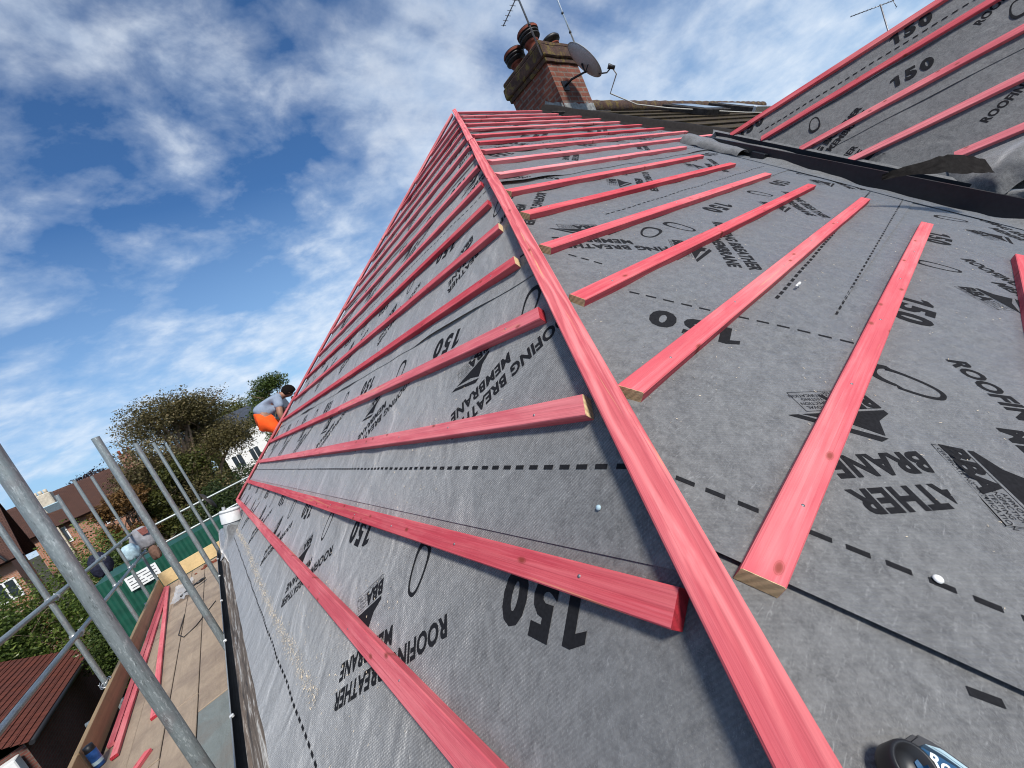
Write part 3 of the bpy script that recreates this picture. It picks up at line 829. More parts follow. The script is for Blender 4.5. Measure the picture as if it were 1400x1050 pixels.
for r0, r1 in zip(rows, rows[1:]):
    for j in range(5): bm.faces.new((r0[j], r0[j+1], r1[j+1], r1[j])).smooth = True
obj('membrane_ruffle', bm, 'membrane', house)
# curled membrane end at the head of the trough
bm = BM(); rows = []
for i in range(25):
    k = i/24; row = []
    y = 1.74-.52*k; v0 = valley_xy(y)
    for j in range(12):
        s = j/11; rr = .085*(1-.35*k)*(1+.2*nz(k*4, 2))
        a_ = s*PI*1.05
        p = v0+across*(.14+.02*k-rr*math.cos(PI-a_)*1.2+.10)+nR*(rr*math.sin(a_)*.95+.008+.014*nz(k*5, s*3, 4))
        row.append(bm.verts.new(p))
    rows.append(row)
for r0, r1 in zip(rows, rows[1:]):
    for j in range(11): bm.faces.new((r0[j], r0[j+1], r1[j+1], r1[j])).smooth = True
obj('membrane_curl', bm, 'membrane', house)
# eaves: fascia board, gutter with brackets
bm = BM(); add_box(bm, -.345, -.318, -.42, 8.25, -1.30, -1.015, None, .003); obj('fascia', bm, 'fascia', house)
gut = BM(); xs = []
gc = V((-.385, 0, -1.165)); gr = .055
sec = [(gc.x+gr*math.cos(t_), gc.z-gr*math.sin(t_)) for t_ in [PI*k/12 for k in range(13)]]
outer = sec; inner = [(gc.x+(gr-.003)*math.cos(t_), gc.z-(gr-.003)*math.sin(t_)) for t_ in [PI*k/12 for k in range(13)]][::-1]
loop = outer+inner
ends = []
for y in (-.45, 2, 5, 8.28): ends.append([gut.verts.new((x, y, z)) for x, z in loop])
for r0, r1 in zip(ends, ends[1:]):
    for k in range(len(loop)): gut.faces.new((r0[k], r0[(k+1) % len(loop)], r1[(k+1) % len(loop)], r1[k]))
gut.faces.new(ends[0]); gut.faces.new(ends[-1][::-1])
bmesh.ops.recalc_face_normals(gut, faces=gut.faces)
gutter = obj('gutter', gut, 'grp', house)
bm = BM(); add_tube(bm, [(gc.x-gr, -.45, gc.z+.001), (gc.x-gr, 4, gc.z+.001), (gc.x-gr, 8.28, gc.z+.001)], .0035, 6); obj('gutter_lip', bm, 'greyp', gutter)
for y in (1.6, 2.75, 3.9, 5.05, 6.2, 7.35):
    bm = BM(); add_box(bm, gc.x-gr-.006, gc.x-gr+.014, y-.008, y+.008, gc.z-.008, gc.z+.009, None, .003)
    add_tube(bm, [(gc.x+(gr+.004)*math.cos(t_), y, gc.z-(gr+.004)*math.sin(t_)) for t_ in [PI*k/8 for k in range(9)]], .004, 5)
    obj('gutter_bracket', bm, 'whitep', gutter)
bm = BM(); rows = []
for i in range(60):
    y = -.45+8.75*i/59
    rows.append([bm.verts.new(p) for p in (LP(y, VL0+.1, -.006), LP(y, VL0-.02, -.006+.002*nz(y*3, 2)), V((-.325, y, -1.005+.006*nz(y*4, 1))), V((-.352, y, -1.06+.01*nz(y*3, 5))), V((-.36, y, -1.13)))])
for r0, r1 in zip(rows, rows[1:]):
    for j in range(4): bm.faces.new((r0[j], r0[j+1], r1[j+1], r1[j])).smooth = True
obj('eaves_felt', bm, 'fascia', house)
# membrane skirt hanging into the gutter
bm = BM(); rows = []
for i in range(120):
    y = 5.2+3.1*i/119; row = []
    far = min(1, max(0, (y-5.2)/1.6))
    p0 = LP(y, VL0, .004)
    for j in range(6):
        s = j/5; ln = .012+(.02*nz(y*3, 1)+.15)*far
        row.append(bm.verts.new(p0+V((-ln*s*(1-.45*s)-.012*far*s, 0, -.02*s-ln*.8*s*s+.01*nz(y*3, s*2, 5)*s+.05*far*s*(1-s)))))
    rows.append(row)
for r0, r1 in zip(rows, rows[1:]):
    for j in range(5): bm.faces.new((r0[j], r0[j+1], r1[j+1], r1[j])).smooth = True
obj('membrane_skirt', bm, 'membrane', house)
# party line upstand with dark flashing
bm = BM(); va, vb = v_at_z_R(.75), v_at_z_R(ZR+.02)
rows = []
for i in range(41):
    v = va+(vb-va)*i/40; wb = .012*nz(v*3, 1, 6)
    rows.append([bm.verts.new(RP(x, v, h)) for x, h in ((XP-.09+wb*2, .004), (XP-.03+wb, .012), (XP+.0, .03+wb), (XP+.03, .085+wb), (XP+.07, .095+wb), (XP+.16, .075))])
for r0, r1 in zip(rows, rows[1:]):
    for j in range(5): bm.faces.new((r0[j], r0[j+1], r1[j+1], r1[j]))
obj('party_flashing', bm, 'underlay', house, True)
# walls below the eaves
bm = BM(); add_box(bm, -.31, 11.5, -.46, 2*YM+.46, GROUND, -1.06); obj('wall', bm, 'brick_house', house)
bm = BM(); add_box(bm, 3.95, 5.9, -3.0, -.40, GROUND, -.62); obj('wall', bm, 'brick_house', house)

# ------------------------------------------------------------------ chimney (part of the house)
CX0, CX1, CY0, CY1 = 5.90, 6.68, 3.68, 4.52
bm = BM(); add_box(bm, CX0, CX1, CY0, CY1, 2.0, 3.30); chim = obj('chimney', bm, 'brick', house)
bm = BM(); add_box(bm, CX0-.03, CX1+.03, CY0-.03, CY1+.03, 3.28, 3.345, None, .006); add_box(bm, CX0-.06, CX1+.06, CY0-.06, CY1+.06, 3.345, 3.52, None, .015)
add_box(bm, CX0-.035, CX1+.035, CY0-.035, CY1+.035, 3.52, 3.60, None, .02)
bmesh.ops.subdivide_edges(bm, edges=bm.edges, cuts=5, use_grid_fill=True)
for v in bm.verts: v.co += V((nz(v.co.y*9, v.co.z*9, 1), nz(v.co.x*9, v.co.z*9, 2), nz(v.co.x*9, v.co.y*9, 3)))*.012
obj('chimney_cap', bm, 'moss', chim)
bm = BM(); add_box(bm, CX0+.04, CX1-.04, CY0+.04, CY1-.04, 3.59, 3.645, None, .03); obj('flaunching', bm, 'mortar', chim)
bm = BM()
rows = []
for i in range(28):
    k = i/27
    pt = V((CX0-.012, CY1-.05-(CY1-CY0-.05)*min(1, k*2), 0)) if k <= .5 else V((CX0-.012+(CX1-CX0)*(k-.5)*2, CY0-.012, 0))
    zb = max(2.4, T*pt.y-.6596 if pt.y < YM else T*(2*YM-pt.y)-.6596)
    rows.append((bm.verts.new(pt+V((0, 0, zb-.1))), bm.verts.new(pt+V((0, 0, zb+.17+.06*nz(k*14, 3))))))
for p, q in zip(rows, rows[1:]): bm.faces.new((p[0], q[0], q[1], p[1]))
obj('lead_flashing', bm, 'lead', chim)
bm = BM(); add_box(bm, CX0-.5, CX1+.2, -.02, .03, -.12, .02, mtx((0, CY0-.10, T*(CY0-.1)-.6596+.04), (1, 0, 0), nR), .008)
obj('lead_apron', bm, 'dark_lead', chim)
for (x, y, hgt, cowl) in ((6.06, 4.26, .10, True), (6.08, 3.90, .14, True), (6.48, 3.84, .07, False)):
    bm = BM(); m0 = Matrix.Translation((x, y, 3.63))
    add_lathe(bm, [(.105, 0), (.10, .02), (.095, hgt*.7), (.112, hgt*.75), (.115, hgt), (.09, hgt), (.085, 0)], m0, 20)
    pot = obj('chimney_pot', bm, 'terracotta', chim, True)
    bm = BM(); m1 = Matrix.Translation((x, y, 3.63+hgt))
    if cowl:
        add_lathe(bm, [(.09, -.02), (.09, .03), (.16, .035), (.165, .05), (.10, .055), (.10, .075), (.163, .08), (.168, .1), (.10, .105), (.10, .12), (.168, .125), (.172, .15), (.16, .175), (.0001, .185)], m1, 22)
    else:
        add_lathe(bm, [(.09, -.02), (.09, .04), (.15, .05), (.155, .08), (.13, .11), (.0001, .13)], m1, 22)
    obj('pot_cowl', bm, 'cowl', pot, True)
    if cowl:
        bm = BM(); add_lathe(bm, [(.1735, .122), (.1745, .150), (.172, .156)], m1, 22); obj('cowl_band', bm, 'terracotta', pot, True)

# ------------------------------------------------------------------ aerials, dish, cable
def yagi(name, base, top, adir, boom, n, el, label, m='alu', off=0.0, r=.014):
    e = empty(name, base, label, 'aerial')
    bm = BM(); add_tube(bm, [base, top], r, 8); obj('mast', bm, m, e)
    for k in range(3):
        pz = V(base).lerp(V(top), .2+.25*k)
        bm = BM(); add_tube(bm, [pz-V((0, 0, .012)), pz+V((0, 0, .012))], r+.006, 8); obj('mast_clip', bm, 'blackp', e)
    t_ = V(top)-V((0, 0, off)); d, s, u = frame(adir)
    bm = BM(); add_tube(bm, [t_-d*boom*.3, t_+d*boom*.7], .008, 6); obj('boom', bm, 'alu_dull', e)
    bm = BM()
    for k in range(n):
        p = t_+d*boom*(-.25+.93*k/(n-1)); add_tube(bm, [p-s*el*(1-.3*k/n), p+s*el*(1-.3*k/n)], .004, 5)
    obj('aerial_element', bm, 'alu_dull', e)
    bm = BM(); p = t_-d*boom*.28
    for q in (-1, 1): add_tube(bm, [p+u*.0, p+u*.12*q-d*.05], .006, 5); add_tube(bm, [p+u*.12*q-d*.05-s*el, p+u*.12*q-d*.05+s*el], .004, 5)
    obj('aerial_reflector', bm, 'alu_dull', e)
    return e
yagi('tv_aerial', (5.83, 3.66, 3.36), (5.83, 3.66, 5.6), (.05, 1, -.15), .62, 9, .07, 'tall grey aerial mast on the left corner of the chimney, with a dark rod aerial', 'alu_dull', 1.38)
e = empty('aerial_mast', (6.80, 3.66, 3.40), 'bright thin aerial mast on the right side of the chimney behind the dish', 'aerial')
bm = BM(); add_tube(bm, [(6.80, 3.66, 3.20), (6.82, 3.66, 4.4), (6.84, 3.66, 5.6)], .013, 8); obj('mast', bm, 'alu', e)
for z in (3.5, 3.8, 4.1):
    bm = BM(); add_tube(bm, [(6.807, 3.66, z-.012), (6.807, 3.66, z+.012)], .02, 8); obj('mast_clip', bm, 'blackp', e)
yagi('tv_aerial', (12.0, .82, -.5), (12.0, .80, 2.43), (-.35, 1, .30), .62, 11, .05, 'distant dark yagi aerial above the wing ridge at the top right', 'alu_dull', .02, .012)
# dish
dc = V((6.20, 3.30, 3.02)); dn = V((.80, -.42, .43)).normalized()
e = empty('satellite_dish', dc, 'round dark grey satellite dish bracketed to the chimney brick', 'satellite dish')
dm = mtx(dc, V((1, .9, 0)), dn)
bm = BM(); prof = [(.0001, -.045), (.08, -.041), (.16, -.029), (.24, -.008), (.30, .012), (.312, .014), (.312, .009), (.24, -.014), (.16, -.035), (.0001, -.052)]
add_lathe(bm, prof, dm @ Matrix.Scale(.86, 4, (1, 0, 0)), 36); obj('reflector', bm, 'dish', e, True)
bm = BM(); ringp = [dm @ Matrix.Scale(.86, 4, (1, 0, 0)) @ V((.312*math.cos(t_), .312*math.sin(t_), .012)) for t_ in [2*PI*k/40 for k in range(41)]]
add_tube(bm, ringp, .006, 6, False); obj('rim', bm, 'dish_rim', e)
wallp = V((6.12, CY0, 2.93))
bm = BM(); back = dc-dn*.06
add_tube(bm, [wallp, wallp+V((0, -.14, 0)), back+V((0, 0, -.12)), back], .016, 7); add_box(bm, wallp.x-.07, wallp.x+.07, CY0-.012, CY0, wallp.z-.07, wallp.z+.07)
for q in (-.09, .09): add_tube(bm, [dm @ V((q, -.1, -.045)), back+V((0, 0, -.13))], .008, 6)
obj('bracket', bm, 'blackp', e)
lnb = dm @ V((0.02, -.37, .17))
bm = BM(); add_tube(bm, [dm @ V((0, -.28, -.01)), dm @ V((.03, -.36, .08)), lnb], .010, 6); obj('feed_arm', bm, 'blackp', e)
bm = BM(); ax = (dc-lnb).normalized()
add_tube(bm, [lnb-ax*.05, lnb, lnb+ax*.03, lnb+ax*.055], [.025, .028, .034, .034], 12); obj('feed_head', bm, 'blackp', e)
pts = [lnb, lnb+V((.06, 0, -.1)), V((6.75, 3.4, 2.62)), V((7.0, 3.2, 2.30)), V((7.4, 2.95, 2.06)), V((8.0, 2.7, 1.84)), V((8.8, 2.4, 1.58)), V((9.6, 2.2, 1.42))]
pts = [pts[0], pts[1]]+[V((q.x, q.y, max(q.z, T*q.y-.6596+.10))) for q in pts[2:]]
bm = BM(); add_tube(bm, pts, .009, 6); o = obj('aerial_cable', bm, 'cable', None, True); tag(o, 'pale cable running from the dish down the neighbouring tiled roof', 'cable')

# ------------------------------------------------------------------ neighbouring house roof
nb = empty('neighbour_house', (9, 4, GROUND), 'adjoining house roof of old mossy tiles right of the chimney', 'house')
def uvquad(bm, pts, us):
    f = bm.faces.new([bm.verts.new(V(p)) for p in pts]); ul = bm.loops.layers.uv.verify()
    for l, uvc in zip(f.loops, us): l[ul].uv = uvc
    return f
bm = BM()
nrow = 15
for k in range(nrow):
    v0 = v_at_z_R(-1.0)+k*.335; v1 = v0+.35
    v1 = min(v1, v_at_z_R(ZR)+.06)
    if v1 <= v0: break
    uvquad(bm, [RP(XP+.10, v0, .085), RP(16, v0, .085), RP(16, v1, .060), RP(XP+.10, v1, .060)], [(XP, v0), (16, v0), (16, v1), (XP, v1)])
    uvquad(bm, [RP(XP+.10, v0, .06), RP(16, v0, .06), RP(16, v0, .085), RP(XP+.10, v0, .085)], [(XP, v0), (16, v0), (16, v0+.02), (XP, v0+.02)])
obj('tiled_slope', bm, 'tile_moss', nb)
bm = BM(); uvquad(bm, [FP(XP+.10, v_at_z_R(-1), .06), FP(16, v_at_z_R(-1), .06), FP(16, VRT+.06, .06), FP(XP+.10, VRT+.06, .06)], [(0, 0), (11, 0), (11, 5), (0, 5)]); obj('tiled_slope', bm, 'tile_moss', nb)
bm = BM()
for k in range(22):
    x = 6.75+k*.42
    add_tube(bm, [(x, YM, ZR+.045+.012*nz(x, 1)), (x+.2, YM, ZR+.05+.012*nz(x, 2)), (x+.415, YM, ZR+.045)], [.125, .12, .135], 12)
obj('ridge_tile', bm, 'moss', nb, True)
bm = BM(); add_box(bm, 6.75, 16, .45, 2*YM, GROUND, -1.1); obj('wall', bm, 'brick_house', nb)
rw = obj('roof_window', (lambda b_: (add_box(b_, -.62, .62, -.45, .45, 0, .11, mtx(RP(10.6, 3.55, .07), (1, 0, 0), nR), .01), b_)[1])(BM()), 'dark_lead', nb)
bm = BM(); add_box(bm, -.50, .50, -.33, .33, .10, .118, mtx(RP(10.6, 3.55, .07), (1, 0, 0), nR)); obj('pane', bm, 'glass', rw)
bm = BM(); add_box(bm, -.64, .64, -.50, -.43, .02, .135, mtx(RP(10.6, 3.55, .07), (1, 0, 0), nR), .008); obj('window_trim', bm, 'alu', rw)
rw = obj('roof_window', (lambda b_: (add_box(b_, -.5, .5, -.4, .4, 0, .10, mtx(RP(8.3, 3.5, .07), (1, 0, 0), nR), .01), b_)[1])(BM()), 'dark_lead', nb)
bm = BM(); add_box(bm, -.40, .40, -.3, .3, .09, .108, mtx(RP(8.3, 3.5, .07), (1, 0, 0), nR)); obj('pane', bm, 'glass', rw)

# ------------------------------------------------------------------ scaffold
DECK = -1.74
def coupler(parent, p, ax2, r=.0242):
    bm = BM(); p = V(p)
    d, s, u = frame(ax2)
    add_tube(bm, [p-V((0, 0, .028)), p+V((0, 0, .028))], r+.007, 12)
    off = s*.05
    add_tube(bm, [p+off*1.0-d*.028, p+off*1.0+d*.028], r+.007, 12)
    add_tube(bm, [p-d*.045-off*.4+V((0, 0, .012)), p+d*.045-off*.4+V((0, 0, .012))], .007, 6)
    add_tube(bm, [p+off+V((0, 0, .045)), p+off-V((0, 0, .045))], .007, 6)
    return obj('coupler', bm, 'coupler', parent)
def tube_obj(name, p0, p1, label, cat, group, r=.02415):
    p0, p1 = V(p0), V(p1); d = (p1-p0); L = d.length
    bm = BM(); n = max(2, int(L/.8))
    R0 = r; add_tube(bm, [V((0, 0, L*i/n)) for i in range(n+1)], R0, 20, False)
    add_tube(bm, [V((0, 0, L*i/n)) for i in range(n+1)][::-1], R0-.0035, 16, False)
    # annular rims
    for z in (0, L):
        o_ = [bm.verts.new((R0*math.cos(2*PI*k/16), R0*math.sin(2*PI*k/16), z)) for k in range(16)]
        i_ = [bm.verts.new(((R0-.0035)*math.cos(2*PI*k/16), (R0-.0035)*math.sin(2*PI*k/16), z)) for k in range(16)]
        for k in range(16): bm.faces.new((o_[k], o_[(k+1) % 16], i_[(k+1) % 16], i_[k]))
    me = bpy.data.meshes.new(name); bm.to_mesh(me); bm.free(); me.materials.append(M['galv'])
    o = bpy.data.objects.new(name, me)
    dd, s, u = frame(d, V((0, 1, 0)) if abs(d.normalized().z) > .9 else V((0, 0, 1)))
    m = Matrix((s, u, dd)).transposed().to_4x4(); m.translation = p0; o.matrix_world = m
    link(o); return tag(o, label, cat, group)
GP = 'scaffold uprights'; GRL = 'scaffold guard rails'
inner = [(2.08, .75, 'thick galvanised scaffold upright nearest the camera, crossing the bottom left corner'),
         (4.06, .547, 'galvanised scaffold upright standing beside the gutter, second from the camera'),
         (6.30, .633, 'galvanised scaffold upright beside the gutter, third from the camera'),
         (9.00, .805, 'galvanised scaffold upright past the far end of the gutter, fourth of its row'),
         (11.45, .90, 'farthest and shortest looking scaffold upright of the inner row, by the dark dish')]
for y, zt, lab in inner:
    p = tube_obj('scaffold_upright', (-.463 if y < 11 else -.42, y, GROUND if y > 8 else -3.2), (-.463 if y < 11 else -.42, y, zt), lab, 'scaffold pole', GP)
outer = [(6.45, .62, 'galvanised scaffold upright at the left edge of the picture, wired to the toe board'),
         (8.80, .617, 'galvanised scaffold upright in front of the brick house, outside the deck'),
         (10.2, .83, 'thin galvanised scaffold upright left of the hanging jacket, by the navy bag'),
         (11.65, .89, 'thin galvanised scaffold upright at the outer far corner, meeting the jacket')]
for y, zt, lab in outer:
    p = tube_obj('scaffold_upright', (-1.68, y, GROUND), (-1.68, y, zt), lab, 'scaffold pole', GP)
    p0 = p.matrix_world.copy()
    for z in (-.5, -.95): 
        c = coupler(p, (-1.68, y, z), (0, 1, 0))
        c.matrix_parent_inverse = p0.inverted()
r1 = tube_obj('scaffold_rail', (-1.632, 1.0, -.5), (-1.632, 11.9, -.48), 'upper galvanised guard rail along the outer edge of the scaffold deck', 'scaffold rail', GRL)
r2 = tube_obj('scaffold_rail', (-1.632, 1.0, -.93), (-1.632, 11.9, -.945), 'lower galvanised guard rail along the outer edge of the scaffold deck', 'scaffold rail', GRL)
r3 = tube_obj('scaffold_rail', (-1.75, 11.50, -.535), (4.2, 11.50, -.52), 'upper pale guard rail across the far end of the scaffold', 'scaffold rail', GRL)
r4 = tube_obj('scaffold_rail', (-1.75, 11.50, -.955), (4.2, 11.50, -.96), 'lower pale guard rail across the far end, above the green sheeting', 'scaffold rail', GRL)
deck = empty('scaffold_deck', (-1.05, 5, DECK), 'dusty brown scaffold board walkway below the gutter', 'scaffold deck')
xb = [-1.585, -1.355, -1.12, -.885, -.65]
cuts = [[-1.0, 3.9, 7.8, 11.4], [-1.0, 4.35, 8.2, 11.4], [-1.0, 5.0, 8.9, 11.4], [-1.0, 4.62, 8.4, 11.4], [-1.0, 4.9, 8.6, 11.4]]
for k, x in enumerate(xb):
    for y0, y1 in zip(cuts[k], cuts[k][1:]):
        bm = BM(); wd = .228 if k < 4 else .15
        add_box(bm, 0, wd, 0, y1-y0-.012, -.038, 0, None, .004)
        bmesh.ops.bisect_plane(bm, geom=bm.verts[:]+bm.edges[:]+bm.faces[:], plane_co=(0, (y1-y0)/2, 0), plane_no=(0, 1, 0))
        o = obj('deck_board', bm, 'deck_blue' if (k == 3 and y1 < 5) else 'deck', deck)
        o.matrix_parent_inverse = Matrix.Identity(4)
        o.location = V((x, y0, DECK+rnd.uniform(-.004, .004)))-deck.location; o.rotation_euler = (0, rnd.uniform(-.004, .004), 0)
        if k == 3 and y1 < 5: o['label'] = 'bluish grey painted deck board'
# transoms under the boards
for y in (2.2, 4.2, 6.45, 8.8, 11.2):
    bm = BM(); add_tube(bm, [(-1.95, y, DECK-.068), (-.36, y, DECK-.068)], .024, 12); obj('transom', bm, 'galv', deck)
def plank(name, x0, x1, y0, y1, z0, z1, m, label, group):
    bm = BM(); add_box(bm, 0, x1-x0, 0, y1-y0, 0, z1-z0, None, .003)
    o = obj(name, bm, m, None); o.location = (x0, y0, z0); return tag(o, label, 'toe board', group)
GT = 'scaffold toe boards'
plank('toe_board', -1.645, -1.607, .8, 4.95, DECK, DECK+.205, 'toe', 'timber toe board along the outer side of the deck, near length behind the blue can', GT)
plank('toe_board', -1.645, -1.607, 4.96, 11.30, DECK, DECK+.205, 'toe', 'timber toe board along the outer side of the deck, long far length', GT)
plank('toe_board', -1.60, -.62, 11.31, 11.349, DECK+.02, DECK+.30, 'toe_pale', 'pale yellow board on edge closing the far end of the deck', GT)
plank('toe_board', -.60, .9, 11.36, 11.398, DECK+.02, DECK+.27, 'toe_pale', 'pale board beyond the end of the gutter, right of the far deck end', GT)
# loose battens, can, offcut, sheet on the deck
ZD = DECK+.006
GD = 'loose red battens on the deck'
batten('loose_batten', (-1.525, 5.2, ZD), (-1.57, 11.2, ZD), (0, 0, 1), 'loose red batten lying hard against the toe board behind the blue can', group=GD, w=.05, t=.028)
batten('loose_batten', (-1.463, 4.92, ZD), (-1.52, 11.05, ZD), (0, 0, 1), 'loose red batten lying second from the toe board on the deck', group=GD, end0='redend')
batten('loose_batten', (-1.22, 5.12, ZD), (-1.505, 10.9, ZD+.03), (0, 0, 1), 'loose red batten slanting across the deck boards, separate from the pair', group=GD, end0='redend')
batten('batten_offcut', (-1.30, 4.36, ZD), (-1.205, 4.56, ZD), (0, 0, 1), 'short pink batten offcut on the deck at the bottom of the picture', 'offcut', w=.05)
can = empty('spray_can', (-1.565, 5.0, DECK+.003), 'blue aerosol can with a dark top standing on the deck by the toe board', 'can')
m0 = Matrix.Translation((-1.565, 5.0, DECK+.004))
bm = BM(); add_lathe(bm, [(.0001, 0), (.031, 0), (.034, .006), (.034, .145), (.030, .158), (.024, .163)], m0, 24); obj('can_body', bm, 'bluecan', can, True)
bm = BM(); add_lathe(bm, [(.033, .146), (.0345, .15), (.031, .165), (.030, .195), (.0001, .198)], m0, 24); obj('can_cap', bm, 'blackp', can, True)
bm = BM(); add_lathe(bm, [(.0342, .03), (.0343, .06)], m0, 24); obj('can_band', bm, 'ltblue', can, True)
bm = BM(); n = 16
g = [[bm.verts.new((-1.33+.28*i/n, 9.0+1.25*j/n, DECK+.03+.045*(nz(i*.45, j*.4, 3)+.6))) for i in range(n+1)] for j in range(n+1)]
for j in range(n):
    for i in range(n): bm.faces.new((g[j][i], g[j][i+1], g[j+1][i+1], g[j+1][i]))
o = obj('polythene_sheet', bm, 'poly', None, True); tag(o, 'crumpled clear polythene scrap at the far end of the deck', 'plastic sheet')
bm = BM(); add_tube(bm, [(-1.2, 9.2, DECK+.06), (-1.05, 9.35, DECK+.075), (-.93, 9.5, DECK+.06)], [.016, .014, .018], 8); add_tube(bm, [(-.97, 9.45, DECK+.06), (-.9, 9.5, DECK+.06), (-.86, 9.6, DECK+.045)], [.02, .026, .02], 8)
o = obj('hammer', bm, 'blackp', None, True); tag(o, 'small black hand tool lying on the polythene scrap', 'tool')
bm = BM(); pts = [(-1.12, 8.05, DECK+.012), (-1.15, 7.2, DECK+.012), (-1.08, 6.95, DECK+.012), (-.95, 7.1, DECK+.012), (-.72, 7.7, DECK+.012)]
add_tube(bm, pts, .006, 5); o = obj('wire_offcut', bm, 'blackp', None); tag(o, 'bent dark wire lying on the deck boards', 'wire')
bm = BM()
for k in range(5):
    t0 = k*1.3; add_tube(bm, [V((-1.68+.05*math.cos(a_+t0), 6.45+.06*math.sin(a_+t0), -1.545+.03*math.sin(a_*2+k))) for a_ in [PI*j/6 for j in range(8)]], .0035, 5)
o = obj('wire_tie', bm, 'alu', None); tag(o, 'silver wire tie twisted round an upright at the toe board', 'wire tie')
# dark crud on deck near the far end
bm = BM()
for k in range(26):
    x, y = -.75+rnd.gauss(0, .13), 10.9+rnd.gauss(0, .16); s = rnd.uniform(.012, .05)
    add_box(bm, -s, s, -s*.5, s*.5, 0, s*.5, Matrix.Translation((x, y, DECK+.004)) @ Matrix.Rotation(rnd.random()*3, 4, 'Z') @ Matrix.Rotation(rnd.uniform(-.3, .3), 4, 'X'))
o = obj('debris', bm, 'terracotta', None); tag(o, kind='stuff')

# soil vent pipe at the far eaves corner
vp = empty('vent_pipe', (-.12, 6.25, -.88), 'fat grey vent pipe with a white cap at the far end of the eaves', 'pipe')
m0 = Matrix.Translation((-.13, 6.25, -.90)) @ Matrix.Rotation(math.radians(14), 4, 'Y')
bm = BM(); add_lathe(bm, [(.098, -.12), (.094, .24)], m0, 24); obj('pipe_body', bm, 'greyp', vp, True)
bm = BM(); add_lathe(bm, [(.106, .23), (.106, .375), (.10, .385), (.0001, .388)], m0, 24); obj('pipe_cap', bm, 'pipe_white', vp, True)
bm = BM(); add_lathe(bm, [(.108, .355), (.112, .363), (.108, .372), (.105, .372)], m0, 24); add_lathe(bm, [(.018, .38), (.018, .43), (.0001, .43)], m0 @ Matrix.Translation((-.05, -.04, 0)), 10); obj('pipe_rim', bm, 'greyp', vp, True)
bm = BM(); rows = []
for j in range(8):
    s_ = j/7; row = []
    for t_ in [2*PI*k/32 for k in range(32)]:
        r_ = .100+.13*s_*s_; x = r_*math.cos(t_); y = r_*math.sin(t_)*1.2
        zsurf = T*(-.13+x)-DL/C_+.90
        row.append(bm.verts.new((-.13+x+.05*(1-s_), 6.25+y, -.90+(.17*(1+.25*math.sin(t_*3+1)))*(1-s_)**1.5+zsurf*s_**.7+.004+.012*nz(t_*2, s_*3, 4)*s_*(1-s_)*4)))
    rows.append(row)
for r0, r1 in zip(rows, rows[1:]):
    for k in range(32): bm.faces.new((r0[k], r0[(k+1) % 32], r1[(k+1) % 32], r1[k])).smooth = True
obj('pipe_collar', bm, 'membrane', vp)

# sawdust on the membrane
bm = BM()
def flake(P, u, v, s, o):
    a_ = rnd.random()*6.3; c, q = math.cos(a_), math.sin(a_); l, w_ = s*rnd.uniform(1, 3.2), s*rnd.uniform(.3, .6)
    bm.faces.new([bm.verts.new(P(u+x*l*c-y*w_*q, v+x*l*q+y*w_*c, o+rnd.uniform(0, .002))) for x, y in ((-1, -1), (1, -1), (1, 1), (-1, 1))])
for k in range(4200):
    u = 1.5+5.6*rnd.random(); v = -.555+rnd.gauss(0, .016)+.012*math.sin(u*1.7)
    flake(LP, u, v, .0015, dispL(u, v)+.0048)
for k in range(6000):
    u = .9+6.0*rnd.random()**.9; v = rnd.uniform(-.6, .62)
    if nz(u*1.8, v*3.5, 8) < -.02: continue
    if hipL(v) < u-.05: flake(LP, u, v, .0012, dispL(u, v)+.0045)
for k in range(700):
    u = .6+2.5*rnd.random(); v = rnd.uniform(-.5, 1.2)
    if hipR(v) < u-.05: flake(RP, u, v, .0009, dispR(u, v)+topR(u, v)+.001)
o = obj('sawdust', bm, 'sawdust', None); tag(o, kind='stuff')

# cordless tool lying on the right slope at the bottom edge
tl = empty('power_tool', RP(.345, -.255), 'blue and black cordless power tool lying on the membrane at the bottom right edge', 'power tool')
pA = RP(.372, -.232, .0)
def ext(prof, P, h0, h1, m, name, mats_bevel=.004):
    bm = BM(); lo = [bm.verts.new(P(u, v, h0)) for u, v in prof]; hi = [bm.verts.new(P(u, v, h1)) for u, v in prof]
    bm.faces.new(hi); bm.faces.new(lo[::-1]); n = len(prof)
    for k in range(n): bm.faces.new((lo[k], lo[(k+1) % n], hi[(k+1) % n], hi[k]))
    bmesh.ops.recalc_face_normals(bm, faces=bm.faces)
    bmesh.ops.bevel(bm, geom=bm.edges[:], offset=mats_bevel, segments=2, affect='EDGES')
    return obj(name, bm, m, tl)
ext([(.364, -.2305), (.3685, -.247), (.370, -.36), (.29, -.36), (.295, -.24), (.312, -.214), (.330, -.2145)], RP, .010, .020, 'toolgrey', 'tool_base', .003)
ext([(.334, -.2235), (.3435, -.2265), (.3515, -.2365), (.354, -.252), (.354, -.345), (.31, -.345), (.315, -.24)], RP, .019, .034, 'bluep', 'tool_body', .006)
ext([(.3475, -.2295), (.3545, -.242), (.3555, -.34), (.3515, -.34), (.350, -.244)], RP, .019, .0352, 'ltblue', 'tool_trim', .001)
bm = BM()
add_lathe(bm, [(.0001, .002), (.017, .0), (.0195, .006), (.0195, .024), (.018, .028), (.0155, .028), (.0145, .016), (.0001, .014)], mtx(RP(.320, -.224, .011), (1, 0, 0), nR), 32); obj('tool_nose', bm, 'blackp', tl, True)
gvs, gfs = rot2(font_mesh('Roof', .014, .03, .3), math.radians(-75))
lx, ly = .341, -.246
raw('tool_lettering', [RP(x+lx, y+ly, .0348) for x, y in gvs], gfs, 'whitep', tl)

